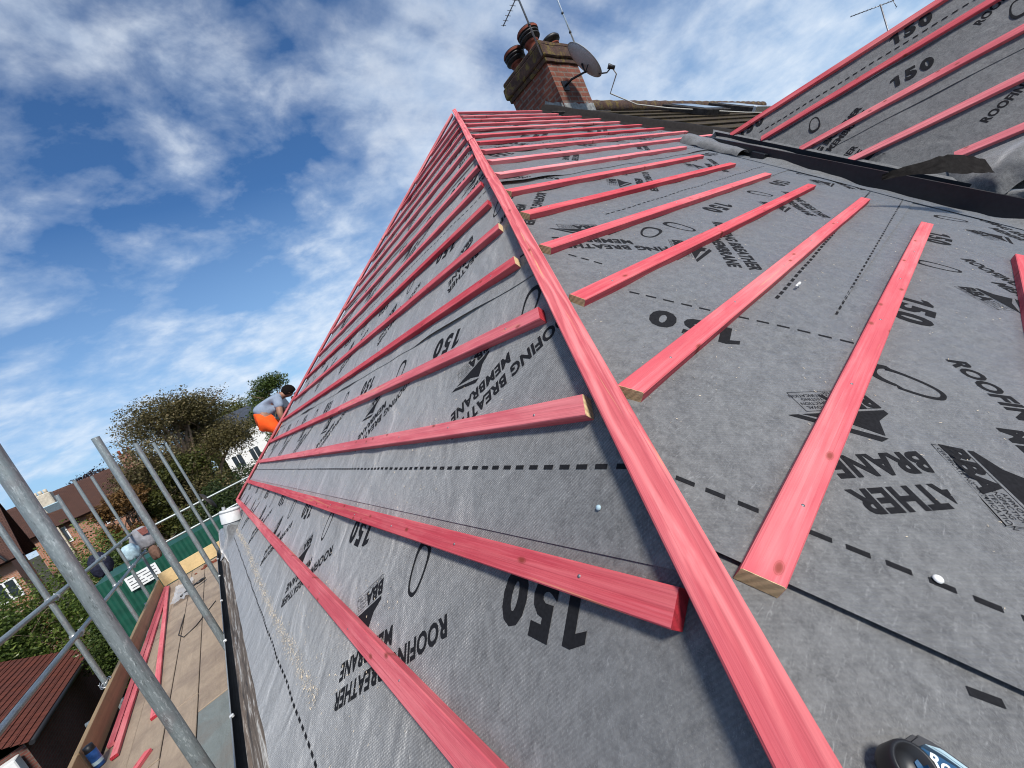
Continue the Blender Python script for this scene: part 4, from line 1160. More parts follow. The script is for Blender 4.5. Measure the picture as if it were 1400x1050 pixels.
# ------------------------------------------------------------------ far end: hanging jacket, bags, dish
def cloth(name, cx, cy, z1, wx, wy, hgt, m, label, cat, sd, lean=0):
    bm = BM(); n = 26; rows = []
    for j in range(13):
        s = j/12; row = []
        for k in range(n):
            t_ = 2*PI*k/n; f = 1+.22*nz(math.cos(t_)*2.2+sd, math.sin(t_)*2.2, s*2.6)+.10*nz(t_*4, s*6, sd)
            prof_ = (math.sin(PI*min(.97, .06+s*.80)))**.55
            row.append(bm.verts.new((cx+lean*s+wx*prof_*f*math.cos(t_), cy+wy*prof_*f*math.sin(t_), z1-hgt*s*(1+.12*nz(t_*1.3, sd)))))
        rows.append(row)
    for r0, r1 in zip(rows, rows[1:]):
        for k in range(n): bm.faces.new((r0[k], r0[(k+1) % n], r1[(k+1) % n], r1[k])).smooth = True
    bm.faces.new(rows[0][::-1]); bm.faces.new(rows[-1])
    o = obj(name, bm, m, None); return tag(o, label, cat)
jk = cloth('jacket', -1.50, 11.47, -.43, .20, .13, .44, 'grey_cloth', 'grey hooded jacket hung over the far corner of the guard rails', 'jacket', 2.0)
bm = BM(); add_poly(bm, [(-1.50, 11.33, -.46), (-1.36, 11.33, -.46), (-1.37, 11.315, -.60), (-1.47, 11.315, -.60)]); bmesh.ops.solidify(bm, geom=bm.faces[:], thickness=.01); obj('jacket_patch', bm, 'red_patch', jk)
cloth('carrier_bag', -1.46, 11.44, -.86, .09, .08, .30, 'brown_bag', 'small brown bag hanging under the grey jacket', 'bag', 7.0)
cloth('rubble_bag', -1.98, 10.3, -.45, .15, .14, .40, 'navy', 'navy blue bag tied outside the upright left of the jacket', 'bag', 4.0)
cloth('plastic_bag', -1.72, 11.2, -.62, .14, .10, .30, 'ltblue', 'pale blue plastic bag between the navy bag and the grey jacket', 'bag', 11.0)
d2 = empty('satellite_dish', (-.40, 11.60, -.62), 'dark grey dish seen edge on, fixed to the farthest scaffold upright', 'satellite dish')
dm2 = mtx((-.30, 11.60, -.60), (0, 1, .2), (-.80, .1, -.25))
bm = BM(); add_lathe(bm, [(.0001, -.05), (.10, -.043), (.18, -.02), (.24, .012), (.245, .008), (.18, -.027), (.0001, -.06)], dm2, 30); obj('reflector', bm, 'dark_lead', d2, True)
bm = BM(); add_tube(bm, [(-.42, 11.5, -.66), (-.36, 11.56, -.64), (-.30, 11.6, -.61)], .015, 8); obj('bracket', bm, 'blackp', d2)

# ------------------------------------------------------------------ people
def skin_mesh(name, nodes, edges, m, parent=None, levels=2):
    me = bpy.data.meshes.new(name); me.from_pydata([n[0] for n in nodes], edges, [])
    o = bpy.data.objects.new(name, me); COL.objects.link(o)
    md = o.modifiers.new('s', 'SKIN'); md.use_smooth_shade = True
    for i, n in enumerate(nodes):
        r = n[1]; me.skin_vertices[0].data[i].radius = (r, r) if not isinstance(r, tuple) else r
        me.skin_vertices[0].data[i].use_root = (i == 0)
    sb = o.modifiers.new('u', 'SUBSURF'); sb.levels = levels; sb.render_levels = levels
    dg = bpy.context.evaluated_depsgraph_get(); dg.update()
    m2 = bpy.data.meshes.new_from_object(o.evaluated_get(dg)); bpy.data.objects.remove(o)
    m2.materials.clear(); m2.materials.append(M[m])
    for p in m2.polygons: p.use_smooth = True
    o2 = bpy.data.objects.new(name, m2); return link(o2, parent)
def chain(n0, pts): return pts
def roofer():
    # squatting on the far slope, back bent, facing +x, seen from his right-hand side
    root = empty('person', (1.0, 7.34, -.2), 'roofer in grey blue shirt and orange trousers bending over behind the far hip', 'person')
    pel = V((.87, 7.34, .37)); waist = V((.95, 7.34, .46)); chest = V((1.12, 7.33, .565)); nk = V((1.28, 7.31, .59)); hd = V((1.37, 7.29, .555))
    shR, shL = V((1.17, 7.17, .53)), V((1.17, 7.48, .53))
    elR, elL = V((1.09, 7.10, .30)), V((1.24, 7.50, .30)); haR, haL = V((1.10, 7.16, .10)), V((1.33, 7.42, .16))
    hR, hL = V((.87, 7.24, .32)), V((.87, 7.44, .32)); kR, kL = V((.99, 7.21, .09)), V((1.12, 7.48, .12))
    fR, fL = V((.97, 7.27, -.16)), V((1.05, 7.44, -.29))
    nodes = [(pel, .13), (waist, .13), (chest, .15), (nk, .055), (hd, .085), (hd+V((.02, 0, .05)), .085),
             (shR, .062), (elR, .043), (haR, .030), (shL, .062), (elL, .043), (haL, .030),
             (hR, .085), (kR, .06), (fR, .04), (fR+V((.16, -.02, .0)), .035), (hL, .085), (kL, .06), (fL, .04), (fL+V((.16, .0, .0)), .035),
             (haR+V((.035, .01, -.06)), .033), (haL+V((.04, 0, -.05)), .033)]
    edges = [(0, 1), (1, 2), (2, 3), (3, 4), (4, 5), (2, 6), (6, 7), (7, 8), (2, 9), (9, 10), (10, 11), (0, 12), (12, 13), (13, 14), (14, 15), (0, 16), (16, 17), (17, 18), (18, 19), (8, 20), (11, 21)]
    # fingers
    for base, i0 in ((haR+V((.035, .01, -.06)), 20), (haL+V((.04, 0, -.05)), 21)):
        for k, (dy, l) in enumerate(((-.03, .055), (-.01, .065), (.01, .062), (.03, .05))):
            a_ = base+V((.02, dy, -.03)); nodes.append((a_, .010)); nodes.append((a_+V((.028, 0, -l*.7)), .0085)); nodes.append((a_+V((.02, 0, -l*1.2)), .007))
            q = len(nodes); edges += [(i0, q-3), (q-3, q-2), (q-2, q-1)]
        nodes.append((base+V((.05, -.035, -.005)), .011)); nodes.append((base+V((.075, -.04, -.03)), .009)); q = len(nodes); edges += [(i0, q-2), (q-2, q-1)]
    body = skin_mesh('body', nodes, edges, 'skin', root)
    # face: nose, brow, ears
    bm = BM()
    f = V((.75, 0, -.6)).normalized(); up = V((.6, 0, .75)).normalized(); hc = hd+V((.01, 0, .02))
    bmesh.ops.create_uvsphere(bm, u_segments=10, v_segments=8, radius=.022, matrix=Matrix.Translation(hc+f*.098-up*.005) @ Matrix.Scale(1.4, 4, f))
    for q in (-1, 1): bmesh.ops.create_uvsphere(bm, u_segments=10, v_segments=8, radius=.026, matrix=Matrix.Translation(hc+V((0, q*.088, 0))-f*.005) @ Matrix.Scale(.4, 4, (0, 1, 0)))
    bmesh.ops.create_uvsphere(bm, u_segments=8, v_segments=6, radius=.03, matrix=Matrix.Translation(hc+f*.075-up*.07))
    obj('face', bm, 'skin', root, True)
    bm = BM()
    for q in (-1, 1): bmesh.ops.create_uvsphere(bm, u_segments=8, v_segments=6, radius=.009, matrix=Matrix.Translation(hc+f*.088+up*.018+V((0, q*.032, 0))))
    obj('eyes', bm, 'hair', root, True)
    bm = BM(); bmesh.ops.create_icosphere(bm, subdivisions=4, radius=.104, matrix=Matrix.Translation(hc-f*.012+up*.022))
    bmesh.ops.bisect_plane(bm, geom=bm.verts[:]+bm.edges[:]+bm.faces[:], plane_co=hc+f*.055, plane_no=(f-up*.45).normalized(), clear_outer=True)
    bmesh.ops.bisect_plane(bm, geom=bm.verts[:]+bm.edges[:]+bm.faces[:], plane_co=hc-up*.035, plane_no=(-up+f*.5).normalized(), clear_outer=True)
    for v in bm.verts: v.co += (v.co-hc).normalized()*.006*nz(v.co.x*60, v.co.y*60, v.co.z*60)
    obj('hair', bm, 'hair', root, True)
    k = 1.12
    nodes = [(pel+V((-.03, 0, .03)), .15), (waist, .158), (chest, .175), (nk-V((.03, 0, .01)), .075), (shR, .078), (shR.lerp(elR, .62), .066), (shL, .078), (shL.lerp(elL, .62), .066)]
    skin_mesh('shirt', nodes, [(0, 1), (1, 2), (2, 3), (2, 4), (4, 5), (2, 6), (6, 7)], 'shirt', root)
    nodes = [(pel+V((.03, 0, .02)), .145), (pel-V((.02, 0, .03)), .15), (hR, .105), (kR, .085), (kR.lerp(fR, .8), .07), (hL, .105), (kL, .085), (kL.lerp(fL, .8), .07)]
    skin_mesh('trousers', nodes, [(0, 1), (1, 2), (2, 3), (3, 4), (1, 5), (5, 6), (6, 7)], 'orange', root)
    for f_ in (fR, fL):
        bm = BM(); add_tube(bm, [f_+V((-.03, 0, .03)), f_+V((.06, 0, .02)), f_+V((.15, 0, .005)), f_+V((.20, 0, -.01))], [.05, .052, .048, .03], 12); obj('boot', bm, 'blackp', root, True)
roofer()

# ------------------------------------------------------------------ ground, trees, houses beyond
bm = BM(); n = 60
g = []
for j in range(n+1):
    row = []
    for i in range(n+1):
        x = -400+800*i/n; y = -400+800*j/n
        d = math.hypot(x, y-20); row.append(bm.verts.new((x, y, GROUND+.0*d+(max(0, d-60)*.012)+.25*nz(x*.05, y*.05))))
    g.append(row)
for j in range(n):
    for i in range(n): bm.faces.new((g[j][i], g[j][i+1], g[j+1][i+1], g[j+1][i]))
o = obj('ground', bm, 'soil', None, True); tag(o, kind='structure')

def leaves(name, clumps, n, size, m, parent, seed, flat=.5):
    """many small leaf faces through the volume of overlapping ellipsoid clumps; clumps = (centre, (rx, ry, rz), weight)"""
    rg = np.random.default_rng(seed)
    w = np.array([c[2] for c in clumps], float); w /= w.sum()
    idx = rg.choice(len(clumps), n, p=w)
    cen = np.array([tuple(c[0]) for c in clumps])[idx]; rad = np.array([c[1] for c in clumps])[idx]
    d = rg.normal(size=(n, 3)); d /= np.linalg.norm(d, axis=1)[:, None]
    r = rg.random(n)**.42
    wob = 1+.30*np.sin(d[:, 0]*5.1+idx*1.7)*np.cos(d[:, 1]*4.3+idx)+.18*np.sin(d[:, 2]*9+idx*2.1)
    p = cen+d*rad*(r*wob)[:, None]
    # twig-scale grouping
    p += rg.normal(size=(n, 3))*size*.6
    a = rg.normal(size=(n, 3)); a[:, 2] *= flat; a /= np.linalg.norm(a, axis=1)[:, None]
    t = rg.normal(size=(n, 3)); b = np.cross(a, t); b /= np.linalg.norm(b, axis=1)[:, None]
    s = size*rg.uniform(.55, 1.35, n)[:, None]
    v = np.stack([p-a*s, p+b*s*.55, p+a*s, p-b*s*.55], 1).reshape(-1, 3)
    me = bpy.data.meshes.new(name); me.vertices.add(4*n); me.vertices.foreach_set('co', v.ravel())
    me.loops.add(4*n); me.loops.foreach_set('vertex_index', np.arange(4*n)); me.polygons.add(n)
    me.polygons.foreach_set('loop_start', np.arange(0, 4*n, 4))
    at = me.attributes.new('var', 'FLOAT', 'FACE')
    var = np.clip(rg.normal(.45, .22, n)+.18*np.sin(idx*2.3), 0, 1); at.data.foreach_set('value', var.astype(np.float32))
    me.update(calc_edges=True); me.validate(); me.materials.append(M[m])
    return link(bpy.data.objects.new(name, me), parent)
def trunk(base, top, r, limbs, parent, seed, m='bark', spread=1.0):
    rr = random.Random(seed); bm = BM(); base, top = V(base), V(top)
    pts = [base.lerp(top, k/5)+V((rr.uniform(-1, 1), rr.uniform(-1, 1), 0))*r*.5*(k > 0) for k in range(6)]
    add_tube(bm, pts, [r*(1-.12*k) for k in range(6)], 9)
    for (end, st, r2) in limbs:
        s0 = base.lerp(top, st); end = V(end); mid = s0.lerp(end, .5)+V((0, 0, (end-s0).length*.10))+V((rr.uniform(-1, 1), rr.uniform(-1, 1), 0))*.2
        add_tube(bm, [s0, s0.lerp(mid, .5), mid, mid.lerp(end, .5), end], [r2, r2*.8, r2*.6, r2*.4, r2*.15], 7)
        for k in range(4):
            q = mid.lerp(end, rr.uniform(0, .8)); e2 = q+V((rr.uniform(-1, 1), rr.uniform(-1, 1), rr.uniform(.2, 1)))*(end-s0).length*.28
            add_tube(bm, [q, q.lerp(e2, .5)+V((0, 0, .1)), e2], [r2*.35, r2*.25, r2*.08], 5)
    return obj('trunk', bm, m, parent, True)
def tree(name, base, h, rad, label, m, n, size, seed, cat='tree', nclump=14, trunk_r=.22, crown_lo=.35, open_=1.0, group=None, limbs=10):
    base = V(base); root = empty(name, base, label, cat, group); rr = random.Random(seed)
    cl = []; zc = base.z+h*(crown_lo+1)/2; hz_ = h*(1-crown_lo)/2
    lim = []
    for k in range(nclump):
        t_ = rr.random()*2*PI; ph = rr.uniform(-.85, 1.0); q = math.sqrt(max(0, 1-ph*ph*.9))
        c = V((base.x+rad*.72*q*math.cos(t_)*rr.uniform(.5, 1), base.y+rad*.72*q*math.sin(t_)*rr.uniform(.5, 1), zc+hz_*.78*ph))
        s = rad*rr.uniform(.26, .46)*open_; cl.append((c, (s, s, s*.8), s**2)); lim.append(c)
    trunk(base, (base.x, base.y, base.z+h*(crown_lo+.35)), trunk_r, [(c, rr.uniform(.35, .95), trunk_r*.45) for c in lim[:limbs]], root, seed)
    leaves('crown', cl, n, size, m, root, seed)
    return root
def shrub(name, c, r, label, m, n, size, seed, cat='bush', nclump=12, flowers=0):
    c = V(c); root = empty(name, (c.x, c.y, GROUND), label, cat); rr = random.Random(seed); cl = []
    for k in range(nclump):
        q = V((rr.uniform(-1, 1)*r[0]*.8, rr.uniform(-1, 1)*r[1]*.8, rr.uniform(-.9, .75)*r[2])); s = rr.uniform(.30, .50)
        cl.append((c+q, (r[0]*s, r[1]*s, min(r[2], r[0])*s*1.1), 1))
    stems = [(c+V((rr.uniform(-.6, .6)*r[0], rr.uniform(-.6, .6)*r[1], rr.uniform(-.2, .5)*r[2])), .5, .05) for k in range(7)]
    trunk((c.x, c.y, GROUND), (c.x, c.y, c.z), .10, stems, root, seed)
    leaves('foliage', cl, n, size, m, root, seed)
    if flowers:
        bm = BM(); 
        for k in range(flowers):
            cc, rd, _ = rr.choice(cl); d = V((rr.gauss(0, 1), -abs(rr.gauss(0, 1)), abs(rr.gauss(.5, .8)))).normalized()
            p = cc+V((d.x*rd[0], d.y*rd[1], d.z*rd[2]))*1.02
            for j in range(9):
                q = p+V((rr.uniform(-.07, .07), rr.uniform(-.07, .07), rr.uniform(-.015, .015)))
                bm.faces.new([bm.verts.new(q+V((.022*math.cos(t_), .022*math.sin(t_), rr.uniform(-.006, .006)))) for t_ in [PI/2.5*i for i in range(5)]])
        obj('flower_heads', bm, 'flower', root)
    return root
# big russet tree on the skyline, bare limbs showing
tree('russet_tree', (-.75, 38.5, GROUND), 12.9, 5.1, 'big russet brown tree with pale bare branches showing, left of the roofer', 'leaf_brown', 90000, .07, 3, nclump=34, trunk_r=.42, crown_lo=.24, open_=.85, limbs=24)
tree('olive_tree', (4.6, 76, GROUND), 15.2, 6.2, 'dense olive green tree behind the white house, right of the russet tree', 'leaf_olive', 45000, .15, 5, nclump=16, trunk_r=.3, crown_lo=.2)
tree('olive_tree', (-1.6, 36.0, GROUND), 8.2, 3.2, 'olive brown tree below the russet crown, behind the two thin uprights', 'leaf_olive', 36000, .085, 8, nclump=16, trunk_r=.3, crown_lo=.15)
tree('green_tree', (8.2, 51.5, GROUND), 13.3, 3.3, 'bright green rounded tree behind the roofer', 'leaf_green', 26000, .10, 11, nclump=14, trunk_r=.3, crown_lo=.3)
tree('rust_tree', (-4.6, 34, GROUND), 8.3, 1.9, 'small rust coloured tree below the far chimney, left of the russet tree', 'leaf_rust', 20000, .075, 13, nclump=10, trunk_r=.2)
tree('purple_tree', (-8.3, 57, GROUND), 11.4, 3.2, 'dark purple leaved tree on the skyline behind the brick house', 'leaf_purple', 22000, .12, 17, nclump=12, trunk_r=.3)
shrub('dark_hedge', (.6, 24.5, -3.6), (2.9, 2.0, 3.0), 'dark green tall hedge below the white house, behind the far guard rails', 'leaf_dark', 50000, .06, 19)
shrub('dark_hedge', (-1.9, 26.0, -3.2), (2.2, 2.0, 3.0), 'dark green tall shrub below the russet tree, behind the galvanised uprights', 'leaf_dark', 42000, .06, 23)
shrub('green_shrub', (-3.3, 20.5, -3.2), (1.9, 1.7, 3.1), 'mid green bushy shrub right of the brick house, behind the thin uprights', 'leaf_green', 40000, .055, 29, flowers=10)
shrub('elder_bush', (-6.2, 25.2, -3.75), (3.5, 2.2, 3.3), 'large bright green elder bush with white flower heads behind the guard rails', 'leaf_elder', 70000, .062, 31, flowers=70, nclump=26)
shrub('elder_bush', (-11.2, 26.5, -3.6), (3.0, 2.2, 3.1), 'green elder bush in front of the left dark roofed house', 'leaf_elder', 34000, .065, 37, flowers=14)

def prism_house(name, label, cx, cy, w, d, zb, ze, zr, rot, wallm, roofm, over=.3, hip=False):
    """gabled house: ridge along local x"""
    root = empty(name, (cx, cy, GROUND), label, 'house')
    R_ = Matrix.Translation((cx, cy, 0)) @ Matrix.Rotation(rot, 4, 'Z')
    bm = BM(); add_box(bm, -w/2, w/2, -d/2, d/2, zb, ze)
    if not hip:
        for x in (-w/2, w/2): bm.faces.new([bm.verts.new(p) for p in ((x, -d/2, ze), (x, d/2, ze), (x, 0, zr-.12))])
    bmesh.ops.transform(bm, matrix=R_, verts=bm.verts); obj('wall', bm, wallm, root)
    bm = BM(); sl = math.hypot(d/2, zr-ze); k = over/(d/2); e = d/2+over; zl = ze-(zr-ze)*k; hx_ = w/2+over; ri = (w/2-d/2*.9) if hip else hx_
    ri = max(.2, ri)
    for sg in (-1, 1):
        uvquad(bm, [(-hx_, sg*e, zl), (hx_, sg*e, zl), (ri, 0, zr), (-ri, 0, zr)], [(0, 0), (2*hx_, 0), (2*hx_, sl), (0, sl)])
    if hip:
        for sg in (-1, 1):
            f = bm.faces.new([bm.verts.new(p) for p in ((sg*hx_, -e, zl), (sg*hx_, e, zl), (sg*ri, 0, zr))])
    bmesh.ops.recalc_face_normals(bm, faces=bm.faces)
    bmesh.ops.solidify(bm, geom=bm.faces[:], thickness=.12)
    bmesh.ops.transform(bm, matrix=R_, verts=bm.verts); rf = obj('roof', bm, roofm, root)
    def window(x, z, ww, hh, side=-1, face='y', fr='render_white', nb=2):
        b1 = BM(); t_ = .07
        def q(b_, x0, x1, z0, z1, o0, o1):
            if face == 'y': add_box(b_, x0, x1, *sorted((side*(d/2+o0), side*(d/2+o1))), z0, z1)
            else: add_box(b_, *sorted((side*(w/2+o0), side*(w/2+o1))), x0, x1, z0, z1)
        q(b1, x-ww/2, x+ww/2, z-hh/2, z-hh/2+t_, .003, .05); q(b1, x-ww/2, x+ww/2, z+hh/2-t_, z+hh/2, .003, .05)
        for j in range(nb+1):
            xx = x-ww/2+(ww-t_)*j/nb; q(b1, xx, xx+t_, z-hh/2+t_, z+hh/2-t_, .003, .05)
        bmesh.ops.transform(b1, matrix=R_, verts=b1.verts); wn = obj('window', b1, fr, root)
        b2 = BM(); q(b2, x-ww/2+t_*.5, x+ww/2-t_*.5, z-hh/2+t_*.5, z+hh/2-t_*.5, .002, .02); bmesh.ops.transform(b2, matrix=R_, verts=b2.verts); obj('pane', b2, 'glass', wn)
    return root, rf, window, R_
# white rendered house with slate roof
root, rf, win, R_ = prism_house('white_house', 'white rendered house with grey slate roof and long windows, seen below the roofer', 6.2, 62.5, 8.4, 6.0, GROUND, 3.3, 5.3, math.radians(-5), 'render_white', 'slate', .5)
for x in (-3.1, -1.2, .9, 3.0): win(x, 2.1, 1.15, 1.6)
for x in (-3.1, -1.2, .9, 3.0): win(x, -.6, 1.15, 1.7)
# brick house with brown tiled hipped roof, cream chimney
root, rf, win, R_ = prism_house('brick_house', 'distant orange brick house with brown tiled roof and white windows, behind the uprights', -7.6, 43.5, 5.2, 5.6, GROUND, 1.25, 3.3, math.radians(8), 'brick_orange', 'tile_brown', .4, False)
win(-1.5, .2, 1.0, 1.1); win(1.3, .2, 1.2, 1.1); win(1.0, -2.4, 1.3, 1.2); win(-1.4, -2.4, 1.0, 1.2)
bm = BM(); add_box(bm, -9.05, -8.15, 41.6, 42.4, 2.0, 3.35); bmesh.ops.bevel(bm, geom=bm.edges[:], offset=.05, affect='EDGES'); ch = obj('chimney', bm, 'cream', rf)
bm = BM()
for x in (-8.85, -8.6, -8.35): add_tube(bm, [(x, 42, 3.35), (x, 42, 3.62)], .1, 10)
obj('chimney_pot', bm, 'cream', ch)
bm = BM(); add_box(bm, -8.75, -8.4, 40.2, 40.6, GROUND, .9); obj('porch', bm, 'cream', root)
bm = BM(); add_box(bm, -8.2, -7.4, -.04, .04, -.5, .5, Matrix.Translation((-.5, 41.55, 2.05)) @ Matrix.Rotation(.6, 4, 'X')); obj('roof_window', bm, 'ltblue', rf)
root, rf, win, R_ = prism_house('brick_house', 'distant brown roofed house right of the orange brick one, under the purple tree', -5.6, 52, 7.5, 6.0, GROUND, .8, 3.2, math.radians(5), 'brick_orange', 'tile_brown', .4)
win(0, -.6, 1.2, 1.2)
# near left house: big dark tiled roof
root, rf, win, R_ = prism_house('dark_roofed_house', 'house with big dark brown tiled roof at the left edge, behind the nearest uprights', -11.6, 34.5, 5.0, 6.4, GROUND, .6, 3.6, math.radians(10), 'brick_orange', 'tile_brown', .5)
win(.3, -1.1, 1.2, 1.2); win(1.9, -1.1, .8, 1.0)
bm = BM(); add_tube(bm, [(-8.2, 30.0, .2), (-8.9, 31.2, 1.6), (-9.3, 32.2, 2.6)], .05, 6); obj('roof_pipe', bm, 'blackp', rf)
# distant chimney with aerials
root, rf, win, R_ = prism_house('far_house', 'far house whose brick chimney and aerials show left of the russet tree', -5.2, 58, 7, 6, GROUND, 1.2, 3.6, 0, 'brick_house', 'tile_brown', .3)
bm = BM(); add_box(bm, -5.6, -4.5, 54.6, 55.4, 2, 5.0); ch = obj('chimney', bm, 'brick_house', rf)
for x in (-5.4, -5.05, -4.7):
    bm = BM(); add_tube(bm, [(x, 55, 5.0), (x, 55, 5.45)], .11, 10); obj('chimney_pot', bm, 'terracotta', ch)
yagi('tv_aerial', (-5.0, 54.5, 4.2), (-5.0, 54.5, 6.6), (-1, .2, 0), 1.8, 8, .25, 'tiny far aerial on the distant brick chimney left of the russet tree', 'alu_dull', .05, .03)
# garage down at the bottom left: eaves along y, red brown plain tiles, shade painted into the side wall bricks, sunlight into the gable
GE, GZ = -5.7, -3.95
ga = empty('garage', (-7.4, 19, GROUND), 'low garage with red brown tiled roof and shaded brick side wall at the bottom left', 'garage')
bm = BM(); add_box(bm, -9.1, GE-.05, 16.0, 22.0, GROUND, GZ-.02)
obj('wall', bm, 'brick_shaded', ga)
bm = BM(); n = 17; wdt = 2.0; rise = 1.25
for k in range(n):
    a0, a1 = k/n, (k+1.15)/n
    uvquad(bm, [(GE+.12-wdt*a0, 15.7, GZ+rise*a0+.03), (GE+.12-wdt*a0, 22.3, GZ+rise*a0+.03), (GE+.12-wdt*a1, 22.3, GZ+rise*a1), (GE+.12-wdt*a1, 15.7, GZ+rise*a1)], [(0, a0*2.3), (6.6, a0*2.3), (6.6, a1*2.3), (0, a1*2.3)])
    uvquad(bm, [(GE+.12-wdt*a0, 15.7, GZ+rise*a0-.02), (GE+.12-wdt*a0, 22.3, GZ+rise*a0-.02), (GE+.12-wdt*a0, 22.3, GZ+rise*a0+.03), (GE+.12-wdt*a0, 15.7, GZ+rise*a0+.03)], [(0, 0), (6.6, 0), (6.6, .03), (0, .03)])
uvquad(bm, [(GE+.1-wdt, 15.7, GZ+rise), (GE+.1-wdt, 22.3, GZ+rise), (GE-4.1, 22.3, GZ-.0), (GE-4.1, 15.7, GZ)], [(0, 0), (6.6, 0), (6.6, 2.3), (0, 2.3)])
obj('roof', bm, 'tile_red', ga)
bm = BM(); add_tube(bm, [(GE+.16, 15.7, GZ-.03), (GE+.16, 22.3, GZ-.03)], .055, 10); obj('gutter', bm, 'blackp', ga)
bm = BM(); add_poly(bm, [(-9.1, 15.97, GZ-.02), (GE-.05, 15.97, GZ-.02), (GE-1.9, 15.97, GZ+rise-.12)]); bmesh.ops.solidify(bm, geom=bm.faces[:], thickness=.05); obj('gable', bm, 'brick_orange', ga)  # gable takes the orange brick as its sunlit tone
bm = BM(); add_box(bm, -6.6, -5.85, 15.6, 15.9, GZ-.75, GZ-.12, None, .02); obj('white_box', bm, 'whitep', ga)
# green sheeting / container below the far end with a white notice
gs = empty('green_container', (-1.7, 16.5, GROUND), 'dark green corrugated container below the far end of the scaffold, with a white notice', 'container')
bm = BM(); pts = []
for k in range(121):
    x = -3.45+6.45*k/120; pts.append((x, 16.0+(.03 if (k//2) % 2 else 0)))
lo = [bm.verts.new((x, y, GROUND)) for x, y in pts]; hi = [bm.verts.new((x, y, -1.50)) for x, y in pts]
for k in range(120): bm.faces.new((lo[k], lo[k+1], hi[k+1], hi[k]))
add_box(bm, -3.45, 3.0, 16.06, 18.4, GROUND, -1.49)
obj('side_panel', bm, 'green', gs)
bm = BM(); add_box(bm, -2.85, -2.15, 15.93, 15.96, -2.08, -1.68); sg = obj('notice', bm, 'whitep', gs)
bm = BM()
for k in range(4):
    x = -2.8
    while x < -2.25:
        l = rnd.uniform(.08, .22); add_box(bm, x, min(-2.2, x+l), 15.922, 15.928, -1.752-.09*k, -1.735-.09*k); x += l+.05
obj('notice_lettering', bm, 'toolgrey', sg)

# ------------------------------------------------------------------ sky, sun, camera
SUN = V((-.06, -.86, .92)).normalized()
w = bpy.data.worlds.new('World'); C.world = w; w.use_nodes = True
nt = w.node_tree; N = NT(nt); bg = nt.nodes['Background']
sky = N.n('ShaderNodeTexSky', sky_type='NISHITA'); sky.sun_disc = False
sky.sun_elevation = math.asin(SUN.z); sky.sun_rotation = math.atan2(SUN.x, SUN.y)
sky.air_density = 1.0; sky.dust_density = .6; sky.ozone_density = 2.2; sky.altitude = 50
tc = N.n('ShaderNodeTexCoord'); sp = N.n('ShaderNodeSeparateXYZ'); N.l(tc.outputs['Generated'], sp.inputs[0])
zz = N.math('MAXIMUM', N.math('ADD', sp.outputs[2], .34), .12)
px = N.math('DIVIDE', sp.outputs[0], zz); py = N.math('DIVIDE', sp.outputs[1], zz)
cb = N.n('ShaderNodeCombineXYZ'); N.l(px, cb.inputs[0]); N.l(py, cb.inputs[1])
def cl(scale, rot, loc, det, rough, dist):
    mp = N.n('ShaderNodeMapping'); N.l(cb.outputs[0], mp.inputs[0]); mp.inputs['Scale'].default_value = scale; mp.inputs['Rotation'].default_value = (0, 0, rot); mp.inputs['Location'].default_value = loc
    return N.noise(mp.outputs[0], 1.0, det, rough, dist)
c1 = cl((3.0, 3.3, 1), .9, (3.1, 1.7, 0), 6, .55, .25)
c2 = cl((9.5, 10.5, 1), .7, (1.3, 4.2, 0), 6, .6, .2)
c3 = cl((1.3, 1.2, 1), -.3, (8.2, 3.1, 0), 3, .5, .2)
c4 = cl((.9, 4.6, 1), 1.15, (2.0, 7.0, 0), 7, .58, .4)
east = N.ramp(sp.outputs[0], [(.34, 0.0), (.62, 1.0)])
puffs = N.math('ADD', N.math('MULTIPLY', c1, .60), N.math('MULTIPLY', c2, .24))
m_ = N.mix(N.math('MULTIPLY', east, .65), puffs, N.math('ADD', N.math('MULTIPLY', c4, .55), N.math('ADD', N.math('MULTIPLY', c1, .26), .07)))
m_ = N.math('ADD', m_, N.math('MULTIPLY', c3, .33))
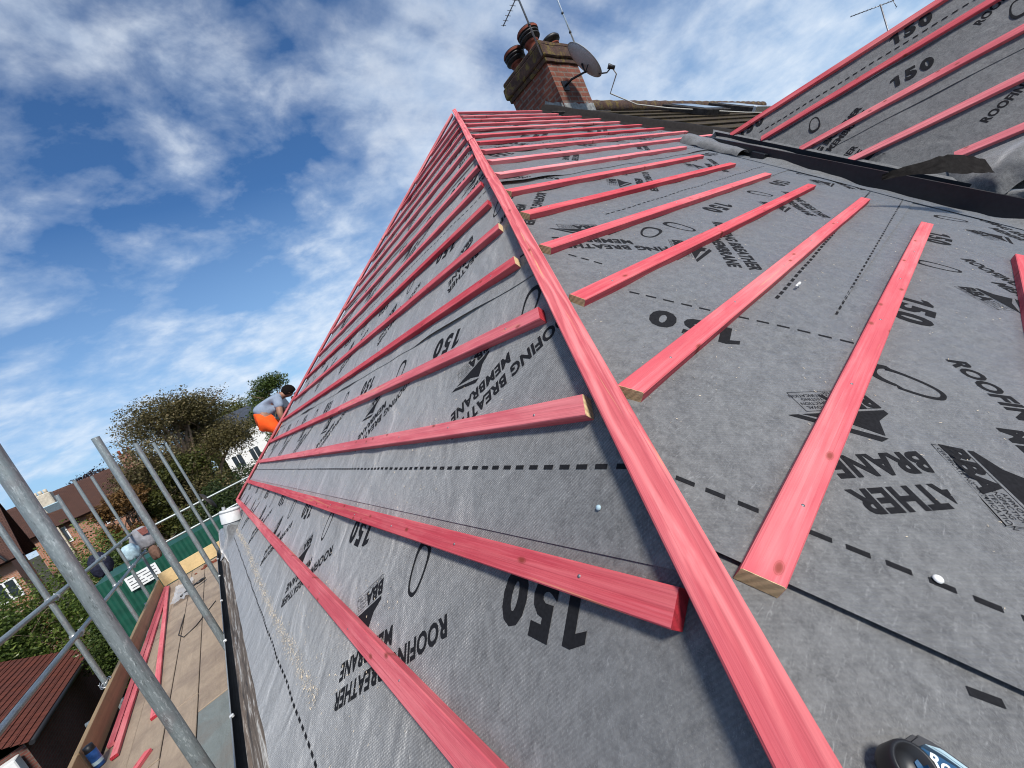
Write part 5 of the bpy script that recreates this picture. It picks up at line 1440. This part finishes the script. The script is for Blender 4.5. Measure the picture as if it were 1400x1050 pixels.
m_ = N.math('SUBTRACT', m_, N.math('MULTIPLY', N.math('MULTIPLY', N.ramp(sp.outputs[2], [(.18, 0.0), (.62, 1.0)]), N.ramp(sp.outputs[0], [(.25, 1.0), (.6, 0.0)])), .055))
m_ = N.math('ADD', m_, N.ramp(sp.outputs[2], [(.05, .0), (.16, .035), (.30, 0.0)]))
cov = N.ramp(m_, [(.505, 0.0), (.575, .24), (.655, .66), (.77, 1.0)])
hz_ = N.ramp(sp.outputs[2], [(0.0, .80), (.12, .55), (.45, 0.0)])
blue = N.mix(1.0, sky.outputs[0], (.64, 1.06, 1.46), 'MULTIPLY')
skycol = N.mix(hz_, blue, (5.2, 7.7, 10.6))
cloud = N.mix(N.ramp(c2, [(.3, 0.0), (.7, 1.0)]), (6.9, 8.5, 10.8), (10.2, 11.1, 12.2))
fin = N.mix(N.math('MULTIPLY', cov, .88), skycol, cloud)
N.l(fin, bg.inputs[0]); bg.inputs[1].default_value = .085
ld = bpy.data.lights.new('sun', 'SUN'); ld.energy = 4.7; ld.angle = math.radians(9.0); ld.color = (1.0, .95, .87)
lo_ = bpy.data.objects.new('sun', ld); lo_.rotation_euler = SUN.to_track_quat('Z', 'Y').to_euler(); lo_.location = (0, 0, 30); COL.objects.link(lo_)

cd = bpy.data.cameras.new('camera'); cd.sensor_width = 36; cd.lens = 36*557.5/1400; cd.clip_start = .02; cd.clip_end = 2000
cam = bpy.data.objects.new('camera', cd); COL.objects.link(cam)
yaw, pit, rol = math.radians(36.998), math.radians(-7.25), math.radians(-25.388)
fw = V((math.sin(yaw)*math.cos(pit), math.cos(yaw)*math.cos(pit), math.sin(pit))); rt = V((math.cos(yaw), -math.sin(yaw), 0)); up = rt.cross(fw)
r2 = math.cos(rol)*rt+math.sin(rol)*up; u2 = -math.sin(rol)*rt+math.cos(rol)*up
cam.matrix_world = Matrix((r2, u2, -fw)).transposed().to_4x4()
C.camera = cam
C.view_settings.view_transform = 'Standard'; C.view_settings.look = 'None'; C.view_settings.exposure = 0.0; C.view_settings.gamma = 1.0
C.cycles.max_bounces = 6; C.cycles.filter_width = 1.1
